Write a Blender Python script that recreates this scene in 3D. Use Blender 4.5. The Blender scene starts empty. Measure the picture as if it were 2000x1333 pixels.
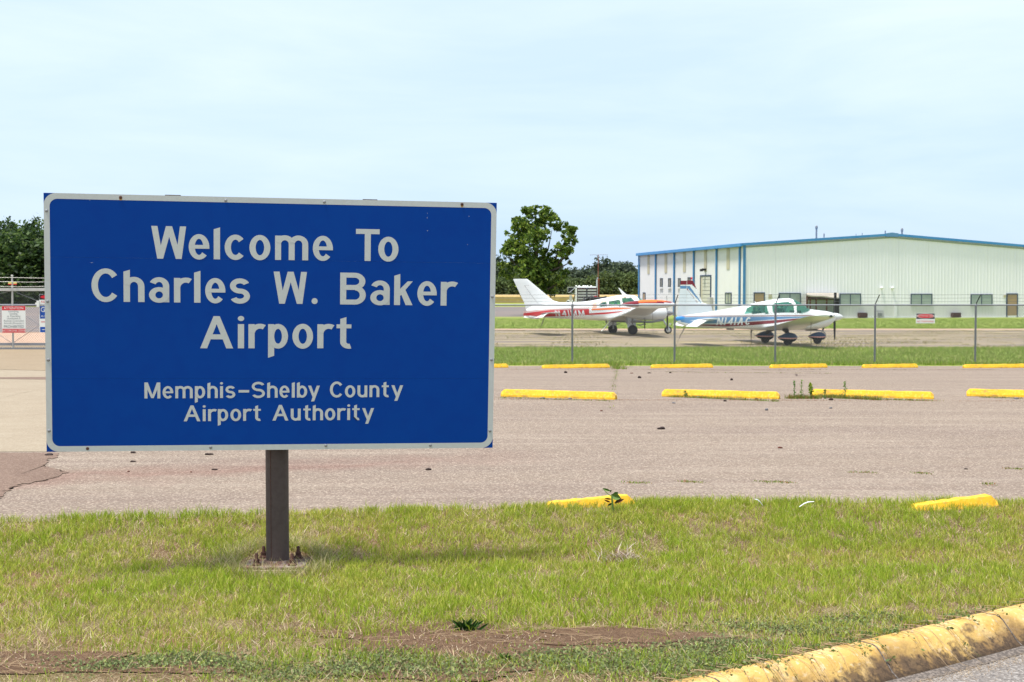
import bpy, bmesh, math, random
import numpy as np
from mathutils import Vector, Matrix
random.seed(7); rng = np.random.default_rng(11)
SC = bpy.context.scene
COL = SC.collection
# ------------------------------------------------------------------ camera, sky, sun, exposure
TILT = math.atan(96.5/2500)
CAMZ = 1.6
cam_data = bpy.data.cameras.new('camera'); cam = bpy.data.objects.new('camera', cam_data); COL.objects.link(cam)
cam.location = (0, 0, CAMZ); cam.rotation_euler = (math.pi/2-TILT, 0, 0)
cam_data.sensor_width = 36; cam_data.lens = 45; cam_data.clip_end = 6000; cam_data.clip_start = 0.1
cam_data.dof.use_dof = True; cam_data.dof.focus_distance = 8.3; cam_data.dof.aperture_fstop = 11
SC.camera = cam
SUN_EL, SUN_AZ = math.radians(73), math.radians(241)     # azimuth clockwise from +Y (camera looks along +Y)
world = bpy.data.worlds.new('World'); SC.world = world; world.use_nodes = True
wn, wl = world.node_tree.nodes, world.node_tree.links
wn.clear()
out = wn.new('ShaderNodeOutputWorld'); bg = wn.new('ShaderNodeBackground'); sky = wn.new('ShaderNodeTexSky')
sky.sky_type = 'NISHITA'; sky.sun_disc = False; sky.sun_elevation = SUN_EL; sky.sun_rotation = SUN_AZ
sky.air_density = 1.0; sky.dust_density = 1.5; sky.ozone_density = 1.0
SKY_STR = 0.12
bg.inputs['Strength'].default_value = SKY_STR
tc = wn.new('ShaderNodeTexCoord'); sep = wn.new('ShaderNodeSeparateXYZ')
wl.new(tc.outputs['Generated'], sep.inputs[0])
mp = wn.new('ShaderNodeMapping'); mp.inputs['Scale'].default_value = (1.6, 1.6, 9.0)
wl.new(tc.outputs['Generated'], mp.inputs['Vector'])
nz = wn.new('ShaderNodeTexNoise'); nz.inputs['Scale'].default_value = 1.7; nz.inputs['Detail'].default_value = 7
nz.inputs['Roughness'].default_value = 0.55; nz.inputs['Distortion'].default_value = 0.35
wl.new(mp.outputs[0], nz.inputs['Vector'])
# thin high veil: thicker higher up, streaky
vr = wn.new('ShaderNodeMapRange'); vr.inputs['From Min'].default_value = 0.0; vr.inputs['From Max'].default_value = 0.26
vr.inputs['To Min'].default_value = 0.10; vr.inputs['To Max'].default_value = 0.52
wl.new(sep.outputs['Z'], vr.inputs['Value'])
# both layers thin out towards the zenith, where the clear blue shows
zr = wn.new('ShaderNodeMapRange'); zr.interpolation_type = 'SMOOTHSTEP'; zr.inputs['From Min'].default_value = 0.28; zr.inputs['From Max'].default_value = 0.85
zr.inputs['To Min'].default_value = 1.0; zr.inputs['To Max'].default_value = 0.12; wl.new(sep.outputs['Z'], zr.inputs['Value'])
hz = wn.new('ShaderNodeMath'); hz.operation = 'MULTIPLY'; hz.inputs[1].default_value = 0.82; wl.new(zr.outputs[0], hz.inputs[0])
nr = wn.new('ShaderNodeMapRange'); nr.inputs['From Min'].default_value = 0.33; nr.inputs['From Max'].default_value = 0.70
nr.inputs['To Min'].default_value = -0.10; nr.inputs['To Max'].default_value = 0.30
wl.new(nz.outputs['Fac'], nr.inputs['Value'])
ad = wn.new('ShaderNodeMath'); ad.operation = 'ADD'; ad.use_clamp = True
wl.new(vr.outputs[0], ad.inputs[0]); wl.new(nr.outputs[0], ad.inputs[1])
# milky air: pale blue haze layer over the Nishita sky, then the veil cloud
m1 = wn.new('ShaderNodeMix'); m1.data_type = 'RGBA'; wl.new(hz.outputs[0], m1.inputs[0])
wl.new(sky.outputs[0], m1.inputs[6]); m1.inputs[7].default_value = (3.65, 4.95, 6.7, 1)
m2 = wn.new('ShaderNodeMix'); m2.data_type = 'RGBA'
am = wn.new('ShaderNodeMath'); am.operation = 'MULTIPLY'; wl.new(ad.outputs[0], am.inputs[0]); wl.new(zr.outputs[0], am.inputs[1]); wl.new(am.outputs[0], m2.inputs[0]); wl.new(m1.outputs[2], m2.inputs[6]); m2.inputs[7].default_value = (5.9, 6.65, 7.0, 1)
wl.new(m2.outputs[2], bg.inputs['Color']); wl.new(bg.outputs[0], out.inputs['Surface'])
sd = bpy.data.lights.new('sun', 'SUN'); so = bpy.data.objects.new('sun', sd); COL.objects.link(so)
sd.energy = 4.7; sd.angle = math.radians(10); sd.color = (1.0, 0.955, 0.88)
sdir = Vector((math.sin(SUN_AZ)*math.cos(SUN_EL), math.cos(SUN_AZ)*math.cos(SUN_EL), math.sin(SUN_EL)))
so.rotation_euler = sdir.to_track_quat('Z', 'Y').to_euler(); so.location = (0, -20, 60)
SC.view_settings.view_transform = 'Standard'; SC.view_settings.look = 'None'
SC.view_settings.gamma = 1; SC.view_settings.exposure = 0.50
SC.view_settings.use_curve_mapping = False

# ------------------------------------------------------------------ helpers
def lin(r, g, b):
    f = lambda c: (c/255/12.92) if c/255 <= 0.04045 else ((c/255+0.055)/1.055)**2.4
    return (f(r), f(g), f(b))

def mat(name, col, rough=0.7, metal=0.0, spec=0.3, noise=None, bump=None, coat=0.0):
    """noise = list of (scale, (r,g,b), strength, stretch) mixed over the base; bump = (scale, strength, distance)"""
    m = bpy.data.materials.new(name); m.use_nodes = True
    n, l = m.node_tree.nodes, m.node_tree.links
    b = n['Principled BSDF']; b.inputs['Roughness'].default_value = rough; b.inputs['Metallic'].default_value = metal
    b.inputs['Specular IOR Level'].default_value = spec; b.inputs['Coat Weight'].default_value = coat
    tcn = n.new('ShaderNodeTexCoord'); cur = None
    for it in (noise or []):
        sc, c2, st = it[0], it[1], it[2]; stretch = it[3] if len(it) > 3 else (1, 1, 1)
        lo = it[4] if len(it) > 4 else 0.45; hi = it[5] if len(it) > 5 else 0.62
        mpn = n.new('ShaderNodeMapping'); mpn.inputs['Scale'].default_value = stretch
        l.new(tcn.outputs['Object'], mpn.inputs['Vector'])
        t = n.new('ShaderNodeTexNoise'); t.inputs['Scale'].default_value = sc; t.inputs['Detail'].default_value = 5
        l.new(mpn.outputs[0], t.inputs['Vector'])
        r = n.new('ShaderNodeMapRange'); r.inputs['From Min'].default_value = lo; r.inputs['From Max'].default_value = hi
        r.inputs['To Max'].default_value = st
        l.new(t.outputs['Fac'], r.inputs['Value'])
        mx = n.new('ShaderNodeMix'); mx.data_type = 'RGBA'
        l.new(r.outputs[0], mx.inputs[0])
        if cur is None: mx.inputs[6].default_value = (*col, 1)
        else: l.new(cur, mx.inputs[6])
        mx.inputs[7].default_value = (*c2, 1); cur = mx.outputs[2]
    if cur is None: b.inputs['Base Color'].default_value = (*col, 1)
    else: l.new(cur, b.inputs['Base Color'])
    if bump:
        t = n.new('ShaderNodeTexNoise'); t.inputs['Scale'].default_value = bump[0]; t.inputs['Detail'].default_value = 6
        l.new(tcn.outputs['Object'], t.inputs['Vector'])
        bp = n.new('ShaderNodeBump'); bp.inputs['Strength'].default_value = bump[1]; bp.inputs['Distance'].default_value = bump[2]
        l.new(t.outputs['Fac'], bp.inputs['Height']); l.new(bp.outputs[0], b.inputs['Normal'])
    return m

def attr_mat(name, rough=0.6, transl=0.3, spec=0.25):
    m = bpy.data.materials.new(name); m.use_nodes = True
    n, l = m.node_tree.nodes, m.node_tree.links
    b = n['Principled BSDF']; b.inputs['Roughness'].default_value = rough; b.inputs['Specular IOR Level'].default_value = spec
    a = n.new('ShaderNodeAttribute'); a.attribute_name = 'col'
    l.new(a.outputs['Color'], b.inputs['Base Color'])
    tr = n.new('ShaderNodeBsdfTranslucent'); l.new(a.outputs['Color'], tr.inputs['Color'])
    mx = n.new('ShaderNodeMixShader'); mx.inputs[0].default_value = transl
    l.new(b.outputs[0], mx.inputs[1]); l.new(tr.outputs[0], mx.inputs[2]); l.new(mx.outputs[0], n['Material Output'].inputs['Surface'])
    return m

def props(o, label=None, cat=None, group=None, kind=None):
    if label: o['label'] = label
    if cat: o['category'] = cat
    if group: o['group'] = group
    if kind: o['kind'] = kind
    return o

def empty(name, loc=(0, 0, 0), rz=0, label=None, cat=None, group=None):
    o = bpy.data.objects.new(name, None); COL.objects.link(o); o.empty_display_size = 0.2
    o.location = loc; o.rotation_euler = (0, 0, rz)
    return props(o, label, cat, group)

class MB:
    def __init__(s): s.v = []; s.f = []; s.m = []
    def add(s, vs, fs, mi=0):
        k = len(s.v); s.v += [tuple(p) for p in vs]; s.f += [tuple(i+k for i in f) for f in fs]; s.m += [mi]*len(fs); return s
    def box(s, c, d, rz=0, mi=0, M=None):
        a, b, h = d[0]/2, d[1]/2, d[2]/2
        vs = [Vector((x*a, y*b, z*h)) for z in (-1, 1) for x, y in ((-1, -1), (1, -1), (1, 1), (-1, 1))]
        R = M if M is not None else Matrix.Rotation(rz, 3, 'Z')
        vs = [R@v+Vector(c) for v in vs]
        return s.add(vs, [(3, 2, 1, 0), (4, 5, 6, 7), (0, 1, 5, 4), (1, 2, 6, 5), (2, 3, 7, 6), (3, 0, 4, 7)], mi)
    def b2(s, lo, hi, mi=0):
        return s.box([(lo[i]+hi[i])/2 for i in range(3)], [hi[i]-lo[i] for i in range(3)], mi=mi)
    def tube(s, pts, r, n=8, mi=0, cap=True):
        pts = [Vector(p) for p in pts]; rs = r if isinstance(r, (list, tuple)) else [r]*len(pts)
        rings = []
        for i, p in enumerate(pts):
            d = (pts[min(i+1, len(pts)-1)]-pts[max(i-1, 0)]).normalized()
            ref = Vector((0, 0, 1)) if abs(d.z) < 0.9 else Vector((1, 0, 0))
            u = d.cross(ref).normalized(); w = d.cross(u)
            rings.append([p+(u*math.cos(a)+w*math.sin(a))*rs[i] for a in [2*math.pi*k/n for k in range(n)]])
        vs = [q for rg in rings for q in rg]; fs = []
        for i in range(len(pts)-1):
            for k in range(n):
                a, b = i*n+k, i*n+(k+1) % n
                fs.append((a, b, b+n, a+n))
        if cap: fs.append(tuple(range(n))[::-1]); fs.append(tuple((len(pts)-1)*n+k for k in range(n)))
        return s.add(vs, fs, mi)
    def lathe(s, prof, axis='x', n=20, c=(0, 0, 0), mi=0, sy=1.0):
        vs = []; fs = []
        for x, r in prof:
            for k in range(n):
                a = 2*math.pi*k/n
                q = (x, r*math.cos(a)*sy, r*math.sin(a))
                if axis == 'z': q = (r*math.cos(a), r*math.sin(a), x)
                if axis == 'y': q = (r*math.cos(a), x, r*math.sin(a))
                vs.append((q[0]+c[0], q[1]+c[1], q[2]+c[2]))
        for i in range(len(prof)-1):
            for k in range(n):
                a, b = i*n+k, i*n+(k+1) % n; fs.append((a, b, b+n, a+n))
        fs.append(tuple(range(n))[::-1]); fs.append(tuple((len(prof)-1)*n+k for k in range(n)))
        return s.add(vs, fs, mi)
    def build(s, name, mats, parent=None, smooth=False, loc=None, bevel=0, angle=35):
        me = bpy.data.meshes.new(name); me.from_pydata(s.v, [], s.f)
        if not isinstance(mats, (list, tuple)): mats = [mats]
        for m in mats: me.materials.append(m)
        if len(mats) > 1: me.polygons.foreach_set('material_index', s.m)
        bm = bmesh.new(); bm.from_mesh(me)
        if bevel: 
            bmesh.ops.bevel(bm, geom=[e for e in bm.edges if e.is_manifold and e.calc_face_angle(0) > 0.5], offset=bevel, segments=2, affect='EDGES', clamp_overlap=True)
        bmesh.ops.recalc_face_normals(bm, faces=bm.faces); bm.to_mesh(me); bm.free()
        if smooth:
            me.polygons.foreach_set('use_smooth', [True]*len(me.polygons)); me.set_sharp_from_angle(angle=math.radians(angle))
        o = bpy.data.objects.new(name, me); COL.objects.link(o)
        if parent: o.parent = parent
        if loc: o.location = loc
        return o

def np_mesh(name, V, loops, counts, material, parent=None, col=None, smooth=False):
    me = bpy.data.meshes.new(name)
    me.vertices.add(len(V)); me.vertices.foreach_set('co', V.astype(np.float32).ravel())
    me.loops.add(len(loops)); me.loops.foreach_set('vertex_index', loops.astype(np.int32))
    starts = np.concatenate([[0], np.cumsum(counts)[:-1]]).astype(np.int32)
    me.polygons.add(len(counts)); me.polygons.foreach_set('loop_start', starts)
    if smooth: me.polygons.foreach_set('use_smooth', np.ones(len(counts), bool))
    me.update(calc_edges=True); me.validate()
    if col is not None:
        a = me.color_attributes.new('col', 'FLOAT_COLOR', 'POINT')
        c4 = np.ones((len(V), 4), np.float32); c4[:, :3] = col; a.data.foreach_set('color', c4.ravel())
    me.materials.append(material)
    o = bpy.data.objects.new(name, me); COL.objects.link(o)
    if parent: o.parent = parent
    return o

_ct, _st = math.cos(TILT), math.sin(TILT)
def ray(px, py):
    a, b = px-1000, 666.5-py
    return np.array([a, 2500*_ct+b*_st, -2500*_st+b*_ct])/2500
def at(px, py, Y):
    d = ray(px, py); k = Y/d[1]; return Vector((d[0]*k, Y, CAMZ+d[2]*k))
def ss(a, b, x):
    t = np.clip((x-a)/(b-a), 0, 1); return t*t*(3-2*t)
def edge_y(x): return np.interp(x, [-9, -3.5, 0, 1.2, 12], [8.2, 8.8, 9.38, 9.62, 9.7])   # where turf meets the lot
def gz(x, y):
    x = np.asarray(x, float); y = np.asarray(y, float)
    base = np.interp(y, [9.4, 12, 19.5, 24, 36.8, 39, 1000], [0, 0, -.02, -.13, -.59, -.6, -.6])
    base = base - 0.17*(1-ss(-1.35, 0.0, y-edge_y(x)))*(y < 12)
    lift = ss(7, 13, -x)*np.interp(y, [19.5, 42, 60, 95], [0, .3, .3, 0])
    return base+lift
def ghit(px, py):
    d = ray(px, py); lo, hi = 3.0, 400.0
    k = 3.0
    ys = np.concatenate([np.arange(4, 60, 0.02), np.arange(60, 400, 0.2)])
    zz = CAMZ+d[2]/d[1]*ys; xx = d[0]/d[1]*ys
    i = np.argmax(zz <= gz(xx, ys)); return Vector((xx[i], ys[i], float(gz(xx[i], ys[i]))))

def sheet(name, poly, res, material, dz=0.0, kind='structure', label=None, noise_amp=0.0, parent=None):
    """ground patch bounded by polygon, following gz, gridded along y"""
    bm = bmesh.new()
    vs = [bm.verts.new((x, y, 0)) for x, y in poly]; bm.faces.new(vs)
    ymin, ymax = min(p[1] for p in poly), max(p[1] for p in poly); xmin, xmax = min(p[0] for p in poly), max(p[0] for p in poly)
    for c in YCUT:
        if ymin < c < ymax: bmesh.ops.bisect_plane(bm, geom=bm.verts[:]+bm.edges[:]+bm.faces[:], plane_co=(0, c, 0), plane_no=(0, 1, 0))
    for c in XCUT:
        if xmin < c < xmax: bmesh.ops.bisect_plane(bm, geom=bm.verts[:]+bm.edges[:]+bm.faces[:], plane_co=(c, 0, 0), plane_no=(1, 0, 0))
    bmesh.ops.triangulate(bm, faces=bm.faces[:])
    for v in bm.verts: v.co.z = float(gz(v.co.x, v.co.y))+dz
    bmesh.ops.recalc_face_normals(bm, faces=bm.faces)
    me = bpy.data.meshes.new(name); bm.to_mesh(me); bm.free()
    if me.polygons and me.polygons[0].normal.z < 0: me.flip_normals()
    me.materials.append(material)
    o = bpy.data.objects.new(name, me); COL.objects.link(o)
    if kind: o['kind'] = kind
    if label: o['label'] = label
    return o
YCUT = [4, 5, 6, 7, 7.6]+[8+.2*i for i in range(13)]+[11, 12, 13, 14, 15.5, 17, 19.5, 21, 24, 27, 30, 33, 36.8, 39, 42, 46, 50.5, 60, 75, 95, 130, 200, 300, 600]
XCUT = [-60, -40, -25, -16, -13, -11.5, -10, -8.5, -7, -5.6, -5, -4.3, -3.5, -2.7, -2, -1, 0, .6, 1.2, 2, 4, 8, 12, 18, 30, 60]

def text_mesh(body, size, name, material, parent, M, align='CENTER', xscale=1.0):
    cu = bpy.data.curves.new('txt', 'FONT'); cu.body = body; cu.size = size; cu.align_x = align; cu.resolution_u = 3
    tmp = bpy.data.objects.new('txt', cu); me = bpy.data.meshes.new_from_object(tmp)
    bpy.data.objects.remove(tmp); bpy.data.curves.remove(cu)
    me.transform(Matrix.Diagonal((xscale, 1, 1, 1))); me.transform(M); me.materials.clear(); me.materials.append(material)
    me.name = name
    o = bpy.data.objects.new(name, me); COL.objects.link(o); o.parent = parent
    return o
# matrix taking text (x right, y up) to a board facing the camera (-Y), at local origin
FACE = Matrix(((1, 0, 0, 0), (0, 0, -1, 0), (0, 1, 0, 0), (0, 0, 0, 1)))

# ------------------------------------------------------------------ sign lettering: highway-style glyphs from strips
def arc(cx, cy, a, b, a0, a1, t, th, n=None):
    n = n or max(4, int(abs(a1-a0)/11)); P = []
    out = []
    for i in range(n+1):
        g = math.radians(a0+(a1-a0)*i/n); c, s = math.cos(g), math.sin(g)
        out.append(((cx+a*c, cy+b*s), (cx+(a-t)*c, cy+(b-th)*s)))
    return [[out[i][0], out[i+1][0], out[i+1][1], out[i][1]] for i in range(n)]
def rc(x0, y0, x1, y1): return [[(x0, y0), (x1, y0), (x1, y1), (x0, y1)]]
XH = 0.755
def glyph(ch, w, t=.19, th=.155):
    q = []
    if ch == 'W':
        k = w/1.08
        for a, b in ((0, .18), (.45, .18), (.45, .75), (.88, .75)):
            q += [[(a*k, 1), ((a+.19)*k, 1), ((b+.18)*k, 0), (b*k, 0)]]
    elif ch in 'oO':
        H = XH if ch == 'o' else 1
        q += arc(w/2, H/2, w/2, H/2+.015, 0, 360, t, th, 36)
    elif ch == 'c': q += arc(w*.54, XH/2, w*.54, XH/2+.015, 42, 318, t, th)
    elif ch == 'C': q += arc(w*.53, .5, w*.53, .515, 38, 322, t, th)
    elif ch == 'e':
        q += arc(w/2, XH/2, w/2, XH/2+.015, -4, 318, t*.97, th*.93); q += rc(t*.5, XH/2-.055, w, XH/2+.06)
    elif ch == 'l': q += [[(0, 0), (w, 0), (w, .985), (0, .925)]]
    elif ch in 'mnhur':
        tt = t if ch != 'm' else t*.97
        if ch == 'h': q += [[(0, 0), (tt, 0), (tt, .985), (0, .925)]]
        elif ch != 'u': q += rc(0, 0, tt, XH)
        if ch == 'm':
            hw = (w-tt)/2
            for x0 in (0, hw):
                q += arc(x0+(hw+tt)/2, XH-.26, (hw+tt)/2, .275, 0, 165, tt, th); q += rc(x0+hw, 0, x0+hw+tt, XH-.26)
        elif ch in 'nh':
            q += arc(w/2, XH-.28, w/2, .295, 0, 165, tt, th); q += rc(w-tt, 0, w, XH-.28)
        elif ch == 'u':
            q += arc(w/2, .28, w/2, .295, 180, 345, tt, th); q += rc(0, .28, tt, XH); q += rc(w-tt, 0, w, XH)
        elif ch == 'r':
            q += arc(w*.78, XH-.31, w*.78, .325, 60, 170, tt, th)
    elif ch == 'a':
        q += rc(w-t, 0, w, .5); q += arc(w/2, .5, w/2, XH-.5+.015, 0, 155, t, th*.95)
        q += arc(w*.5, .225, w*.5, .24, 0, 360, t, th*.86, 30)
    elif ch in 'sS':
        H = XH if ch == 's' else 1; o = .015
        b = (H+2*o+th)/4
        q += arc(w/2, H+o-b, w*.5, b, 25, 270, t*.95, th); q += arc(w/2, -o+b, w*.5, b, 90, -155, t*.95, th)
    elif ch == 'T': q += rc(0, 1-th, w, 1)+rc(w/2-t/2, 0, w/2+t/2, 1)
    elif ch == '.': q += arc(w/2, w/2, w/2, w/2, 0, 360, w/2, w/2, 20)
    elif ch == '-': q += rc(0, .34, w, .34+th*1.05)
    elif ch == 'i':
        q += rc((w-t)/2, 0, (w+t)/2, XH); q += arc(w/2, .93, t*.52, t*.42, 0, 360, t*.52, t*.42, 16)
    elif ch == 'A':
        q += [[(0, 0), (t*1.1, 0), (w/2+t*.5, 1), (w/2-t*.5, 1)], [(w, 0), (w-t*1.1, 0), (w/2-t*.5, 1), (w/2+t*.5, 1)]]; q += rc(w*.25, .28, w*.75, .28+th)
    elif ch == 'B':
        q += rc(0, 0, t, 1); q += rc(0, 0, w*.6, th)+rc(0, 1-th, w*.58, 1)+rc(0, .46, w*.6, .46+th)
        q += arc(w*.56, .73, w*.42, .27, -90, 90, t, th); q += arc(w*.58, .3, w*.42, .3, -90, 90, t, th)
    elif ch == 'k':
        q += [[(0, 0), (t, 0), (t, .985), (0, .925)]]
        q += [[(t*.7, .22), (t*.7, .22+t*1.25), (w*.73, XH), (w, XH)], [(w-t*1.15, 0), (w, 0), (w*.56, .54), (w*.56-t*.72, .42)]]
    elif ch == 't':
        x = w*.25; q += [[(x, .2), (x+t, .2), (x+t, .985), (x, .925)]]; q += rc(0, XH-th*.8, w, XH)
        q += arc(x+.22+t*.3, .2, .22+t*.3, .215, 180, 285, t, th)
    elif ch == 'p':
        q += [[(0, -.3), (t, -.235), (t, XH), (0, XH)]]; q += arc(w/2, XH/2, w/2, XH/2+.01, 0, 360, t, th, 32)
    elif ch == 'b':
        q += [[(0, 0), (t, 0), (t, .985), (0, .925)]]; q += arc(w/2, XH/2, w/2, XH/2+.01, 0, 360, t, th, 32)
    elif ch == 'y':
        q += [[(0, XH), (t*1.08, XH), (w*.5+t*.45, .02), (w*.5-t*.45, .02)], [(w, XH), (w-t*1.08, XH), (w*.3-.03, -.25), (w*.3-.03+t*1.08, -.25)]]
    elif ch == 'M':
        q += rc(0, 0, t, 1)+rc(w-t, 0, w, 1)
        q += [[(0, 1), (t*1.15, 1), (w/2+t*.42, 0.02), (w/2-t*.42, 0.02)], [(w, 1), (w-t*1.15, 1), (w/2-t*.42, 0.02), (w/2+t*.42, 0.02)]]
    elif ch == 'N':
        q += rc(0, 0, t, 1)+rc(w-t, 0, w, 1); q += [[(0, 1), (t*1.1, 1), (w, 0), (w-t*1.1, 0)]]
    elif ch == '1': q += rc(w*.5-t/2, 0, w*.5+t/2, 1)
    elif ch == '4': q += rc(w*.62, 0, w*.62+t, 1); q += rc(0, .24, w, .24+th); q += [[(0, .24), (t*.9, .24), (w*.62+t, 1), (w*.62, 1)]]
    return q
# ------------------------------------------------------------------ materials
def ground_mat(name, base, speck_dark, speck_light, scale, large, bump=0.35, fine=1.0, rough=0.9, streak=None):
    """granular ground: pebbly speckle (voronoi + noise) over large stains"""
    m = bpy.data.materials.new(name); m.use_nodes = True
    n, l = m.node_tree.nodes, m.node_tree.links
    b = n['Principled BSDF']; b.inputs['Roughness'].default_value = rough; b.inputs['Specular IOR Level'].default_value = 0.2
    tcn = n.new('ShaderNodeTexCoord'); cur = [None]
    def mixin(fac, c, st=None):
        mx = n.new('ShaderNodeMix'); mx.data_type = 'RGBA'; l.new(fac, mx.inputs[0])
        if cur[0] is None: mx.inputs[6].default_value = (*base, 1)
        else: l.new(cur[0], mx.inputs[6])
        mx.inputs[7].default_value = (*c, 1); cur[0] = mx.outputs[2]
    def rng_(src, lo, hi, a, bb):
        r = n.new('ShaderNodeMapRange'); r.inputs['From Min'].default_value = lo; r.inputs['From Max'].default_value = hi
        r.inputs['To Min'].default_value = a; r.inputs['To Max'].default_value = bb; l.new(src, r.inputs['Value']); return r.outputs[0]
    for sc, c, st, stretch, lo, hi in large:
        mp = n.new('ShaderNodeMapping'); mp.inputs['Scale'].default_value = stretch; mp.inputs['Location'].default_value = (sc*3.1, sc*1.7, 0)
        l.new(tcn.outputs['Object'], mp.inputs[0])
        t = n.new('ShaderNodeTexNoise'); t.inputs['Scale'].default_value = sc; t.inputs['Detail'].default_value = 6; t.inputs['Roughness'].default_value = .6
        l.new(mp.outputs[0], t.inputs['Vector']); mixin(rng_(t.outputs['Fac'], lo, hi, 0, st), c)
    v = n.new('ShaderNodeTexVoronoi'); v.inputs['Scale'].default_value = scale; l.new(tcn.outputs['Object'], v.inputs['Vector'])
    sx = n.new('ShaderNodeSeparateColor'); l.new(v.outputs['Color'], sx.inputs[0])
    mixin(rng_(sx.outputs[0], .62, .85, 0, .55*fine), speck_dark); mixin(rng_(sx.outputs[1], .66, .90, 0, .6*fine), speck_light)
    l.new(cur[0], b.inputs['Base Color'])
    bp = n.new('ShaderNodeBump'); bp.inputs['Strength'].default_value = bump; bp.inputs['Distance'].default_value = 0.006
    l.new(v.outputs['Distance'], bp.inputs['Height']); l.new(bp.outputs[0], b.inputs['Normal'])
    return m

M = {}
M['lot'] = ground_mat('lot_asphalt', (.208, .165, .128), (.135, .092, .075), (.43, .36, .29), 75,
    [(.35, (.175, .135, .11), .8, (.45, 2.2, 1), .42, .60), (1.1, (.30, .25, .20), .6, (.25, 2.2, 1), .50, .68), (6, (.225, .168, .13), .4, (1, 1, 1), .45, .65)], bump=.6)
def add_stain(m):
    # reddish spill band across the near left of the lot: a ragged strip along y = 12.25 + 0.33 x
    n, l = m.node_tree.nodes, m.node_tree.links; b = n['Principled BSDF']; src = b.inputs['Base Color'].links[0].from_socket
    t = n.new('ShaderNodeTexCoord'); sp = n.new('ShaderNodeSeparateXYZ'); l.new(t.outputs['Object'], sp.inputs[0])
    nz_ = n.new('ShaderNodeTexNoise'); nz_.inputs['Scale'].default_value = 1.3; nz_.inputs['Detail'].default_value = 5; l.new(t.outputs['Object'], nz_.inputs['Vector'])
    def mt(op, a, b_=None, c=None):
        q = n.new('ShaderNodeMath'); q.operation = op
        for i_, v in enumerate((a, b_, c)):
            if v is None: continue
            if isinstance(v, (int, float)): q.inputs[i_].default_value = v
            else: l.new(v, q.inputs[i_])
        return q.outputs[0]
    d = mt('SUBTRACT', sp.outputs['Y'], mt('MULTIPLY_ADD', sp.outputs['X'], .36, 12.35)); d = mt('ABSOLUTE', mt('ADD', d, mt('MULTIPLY_ADD', nz_.outputs['Fac'], 1.6, -.8)))
    r = n.new('ShaderNodeMapRange'); r.inputs['From Min'].default_value = .65; r.inputs['From Max'].default_value = .10; r.inputs['To Max'].default_value = .6; l.new(d, r.inputs['Value'])
    r2 = n.new('ShaderNodeMapRange'); r2.inputs['From Min'].default_value = .6; r2.inputs['From Max'].default_value = -1.6; l.new(sp.outputs['X'], r2.inputs['Value'])
    mx = n.new('ShaderNodeMix'); mx.data_type = 'RGBA'; mx.blend_type = 'MULTIPLY'; l.new(mt('MULTIPLY', r.outputs[0], r2.outputs[0]), mx.inputs[0]); l.new(src, mx.inputs[6]); mx.inputs[7].default_value = (.80, .58, .58, 1)
    l.new(mx.outputs[2], b.inputs['Base Color'])
add_stain(M['lot'])
M['concrete'] = ground_mat('drive_concrete', (.285, .235, .17), (.19, .15, .105), (.38, .33, .255), 60,
    [(.5, (.235, .185, .13), .5, (1, 1, 1), .45, .65), (2.2, (.33, .28, .21), .5, (1, 2, 1), .48, .66)], bump=.4, fine=.6)
M['tan_concrete'] = ground_mat('tan_concrete', (.245, .19, .125), (.28, .21, .14), (.44, .36, .27), 40,
    [(.6, (.215, .165, .11), .5, (1, 2, 1), .45, .65)], fine=.4)
M['patch'] = ground_mat('brown_asphalt_patch', (.175, .118, .090), (.10, .068, .05), (.27, .20, .155), 80,
    [(1.2, (.14, .09, .068), .6, (1, 1, 1), .45, .62), (4, (.20, .14, .105), .4, (1, 1, 1), .5, .65)], bump=.6)
M['stain'] = ground_mat('stained_asphalt', (.36, .265, .235), (.22, .15, .13), (.52, .43, .39), 75,
    [(1.3, (.395, .315, .262), .85, (1, 1, 1), .40, .62)], bump=.5)
M['road'] = ground_mat('road_aggregate', (.20, .18, .165), (.075, .07, .07), (.44, .41, .38), 95,
    [(1.5, (.145, .13, .12), .5, (1, 1, 1), .45, .62)], bump=.9)
M['apron'] = ground_mat('apron_asphalt', (.22, .18, .145), (.2, .15, .12), (.42, .37, .30), 18,
    [(.5, (.115, .09, .08), .95, (.12, 2.8, 1), .44, .55), (.9, (.37, .30, .15), .95, (.14, 2.8, 1), .48, .57), (3, (.31, .27, .22), .5, (.4, 1.6, 1), .5, .65)], fine=.5)
M['pinkedge'] = ground_mat('pink_gravel', (.42, .28, .20), (.4, .25, .18), (.62, .47, .38), 12, [(2, (.45, .34, .24), .5, (.5, 1, 1), .45, .65)], fine=.5)
M['taxi'] = ground_mat('taxiway_asphalt', (.17, .15, .145), (.13, .12, .13), (.24, .22, .22), 4, [(.3, (.30, .22, .17), .8, (.15, 1.6, 1), .50, .62)], fine=.4)
M['turf'] = ground_mat('turf_soil', (.125, .085, .042), (.08, .05, .03), (.36, .28, .17), 130,
    [(2.2, (.20, .19, .06), .6, (1, 1, 1), .45, .6), (1.2, (.19, .09, .05), .7, (1, 1, 1), .5, .65)], bump=.9)
M['soil'] = ground_mat('bare_soil', (.135, .082, .047), (.075, .035, .02), (.24, .15, .09), 170,
    [(5, (.08, .046, .028), .7, (1, 2, 1), .45, .62), (17, (.185, .12, .072), .5, (1, 1, 1), .5, .65)], bump=1.0)
M['field_green'] = ground_mat('mown_grass', (.21, .27, .045), (.14, .19, .035), (.33, .33, .10), 9,
    [(.8, (.32, .30, .10), .7, (.5, 1, 1), .45, .62), (.15, (.17, .25, .035), .6, (.5, 1, 1), .45, .6)], fine=.8)
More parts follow.
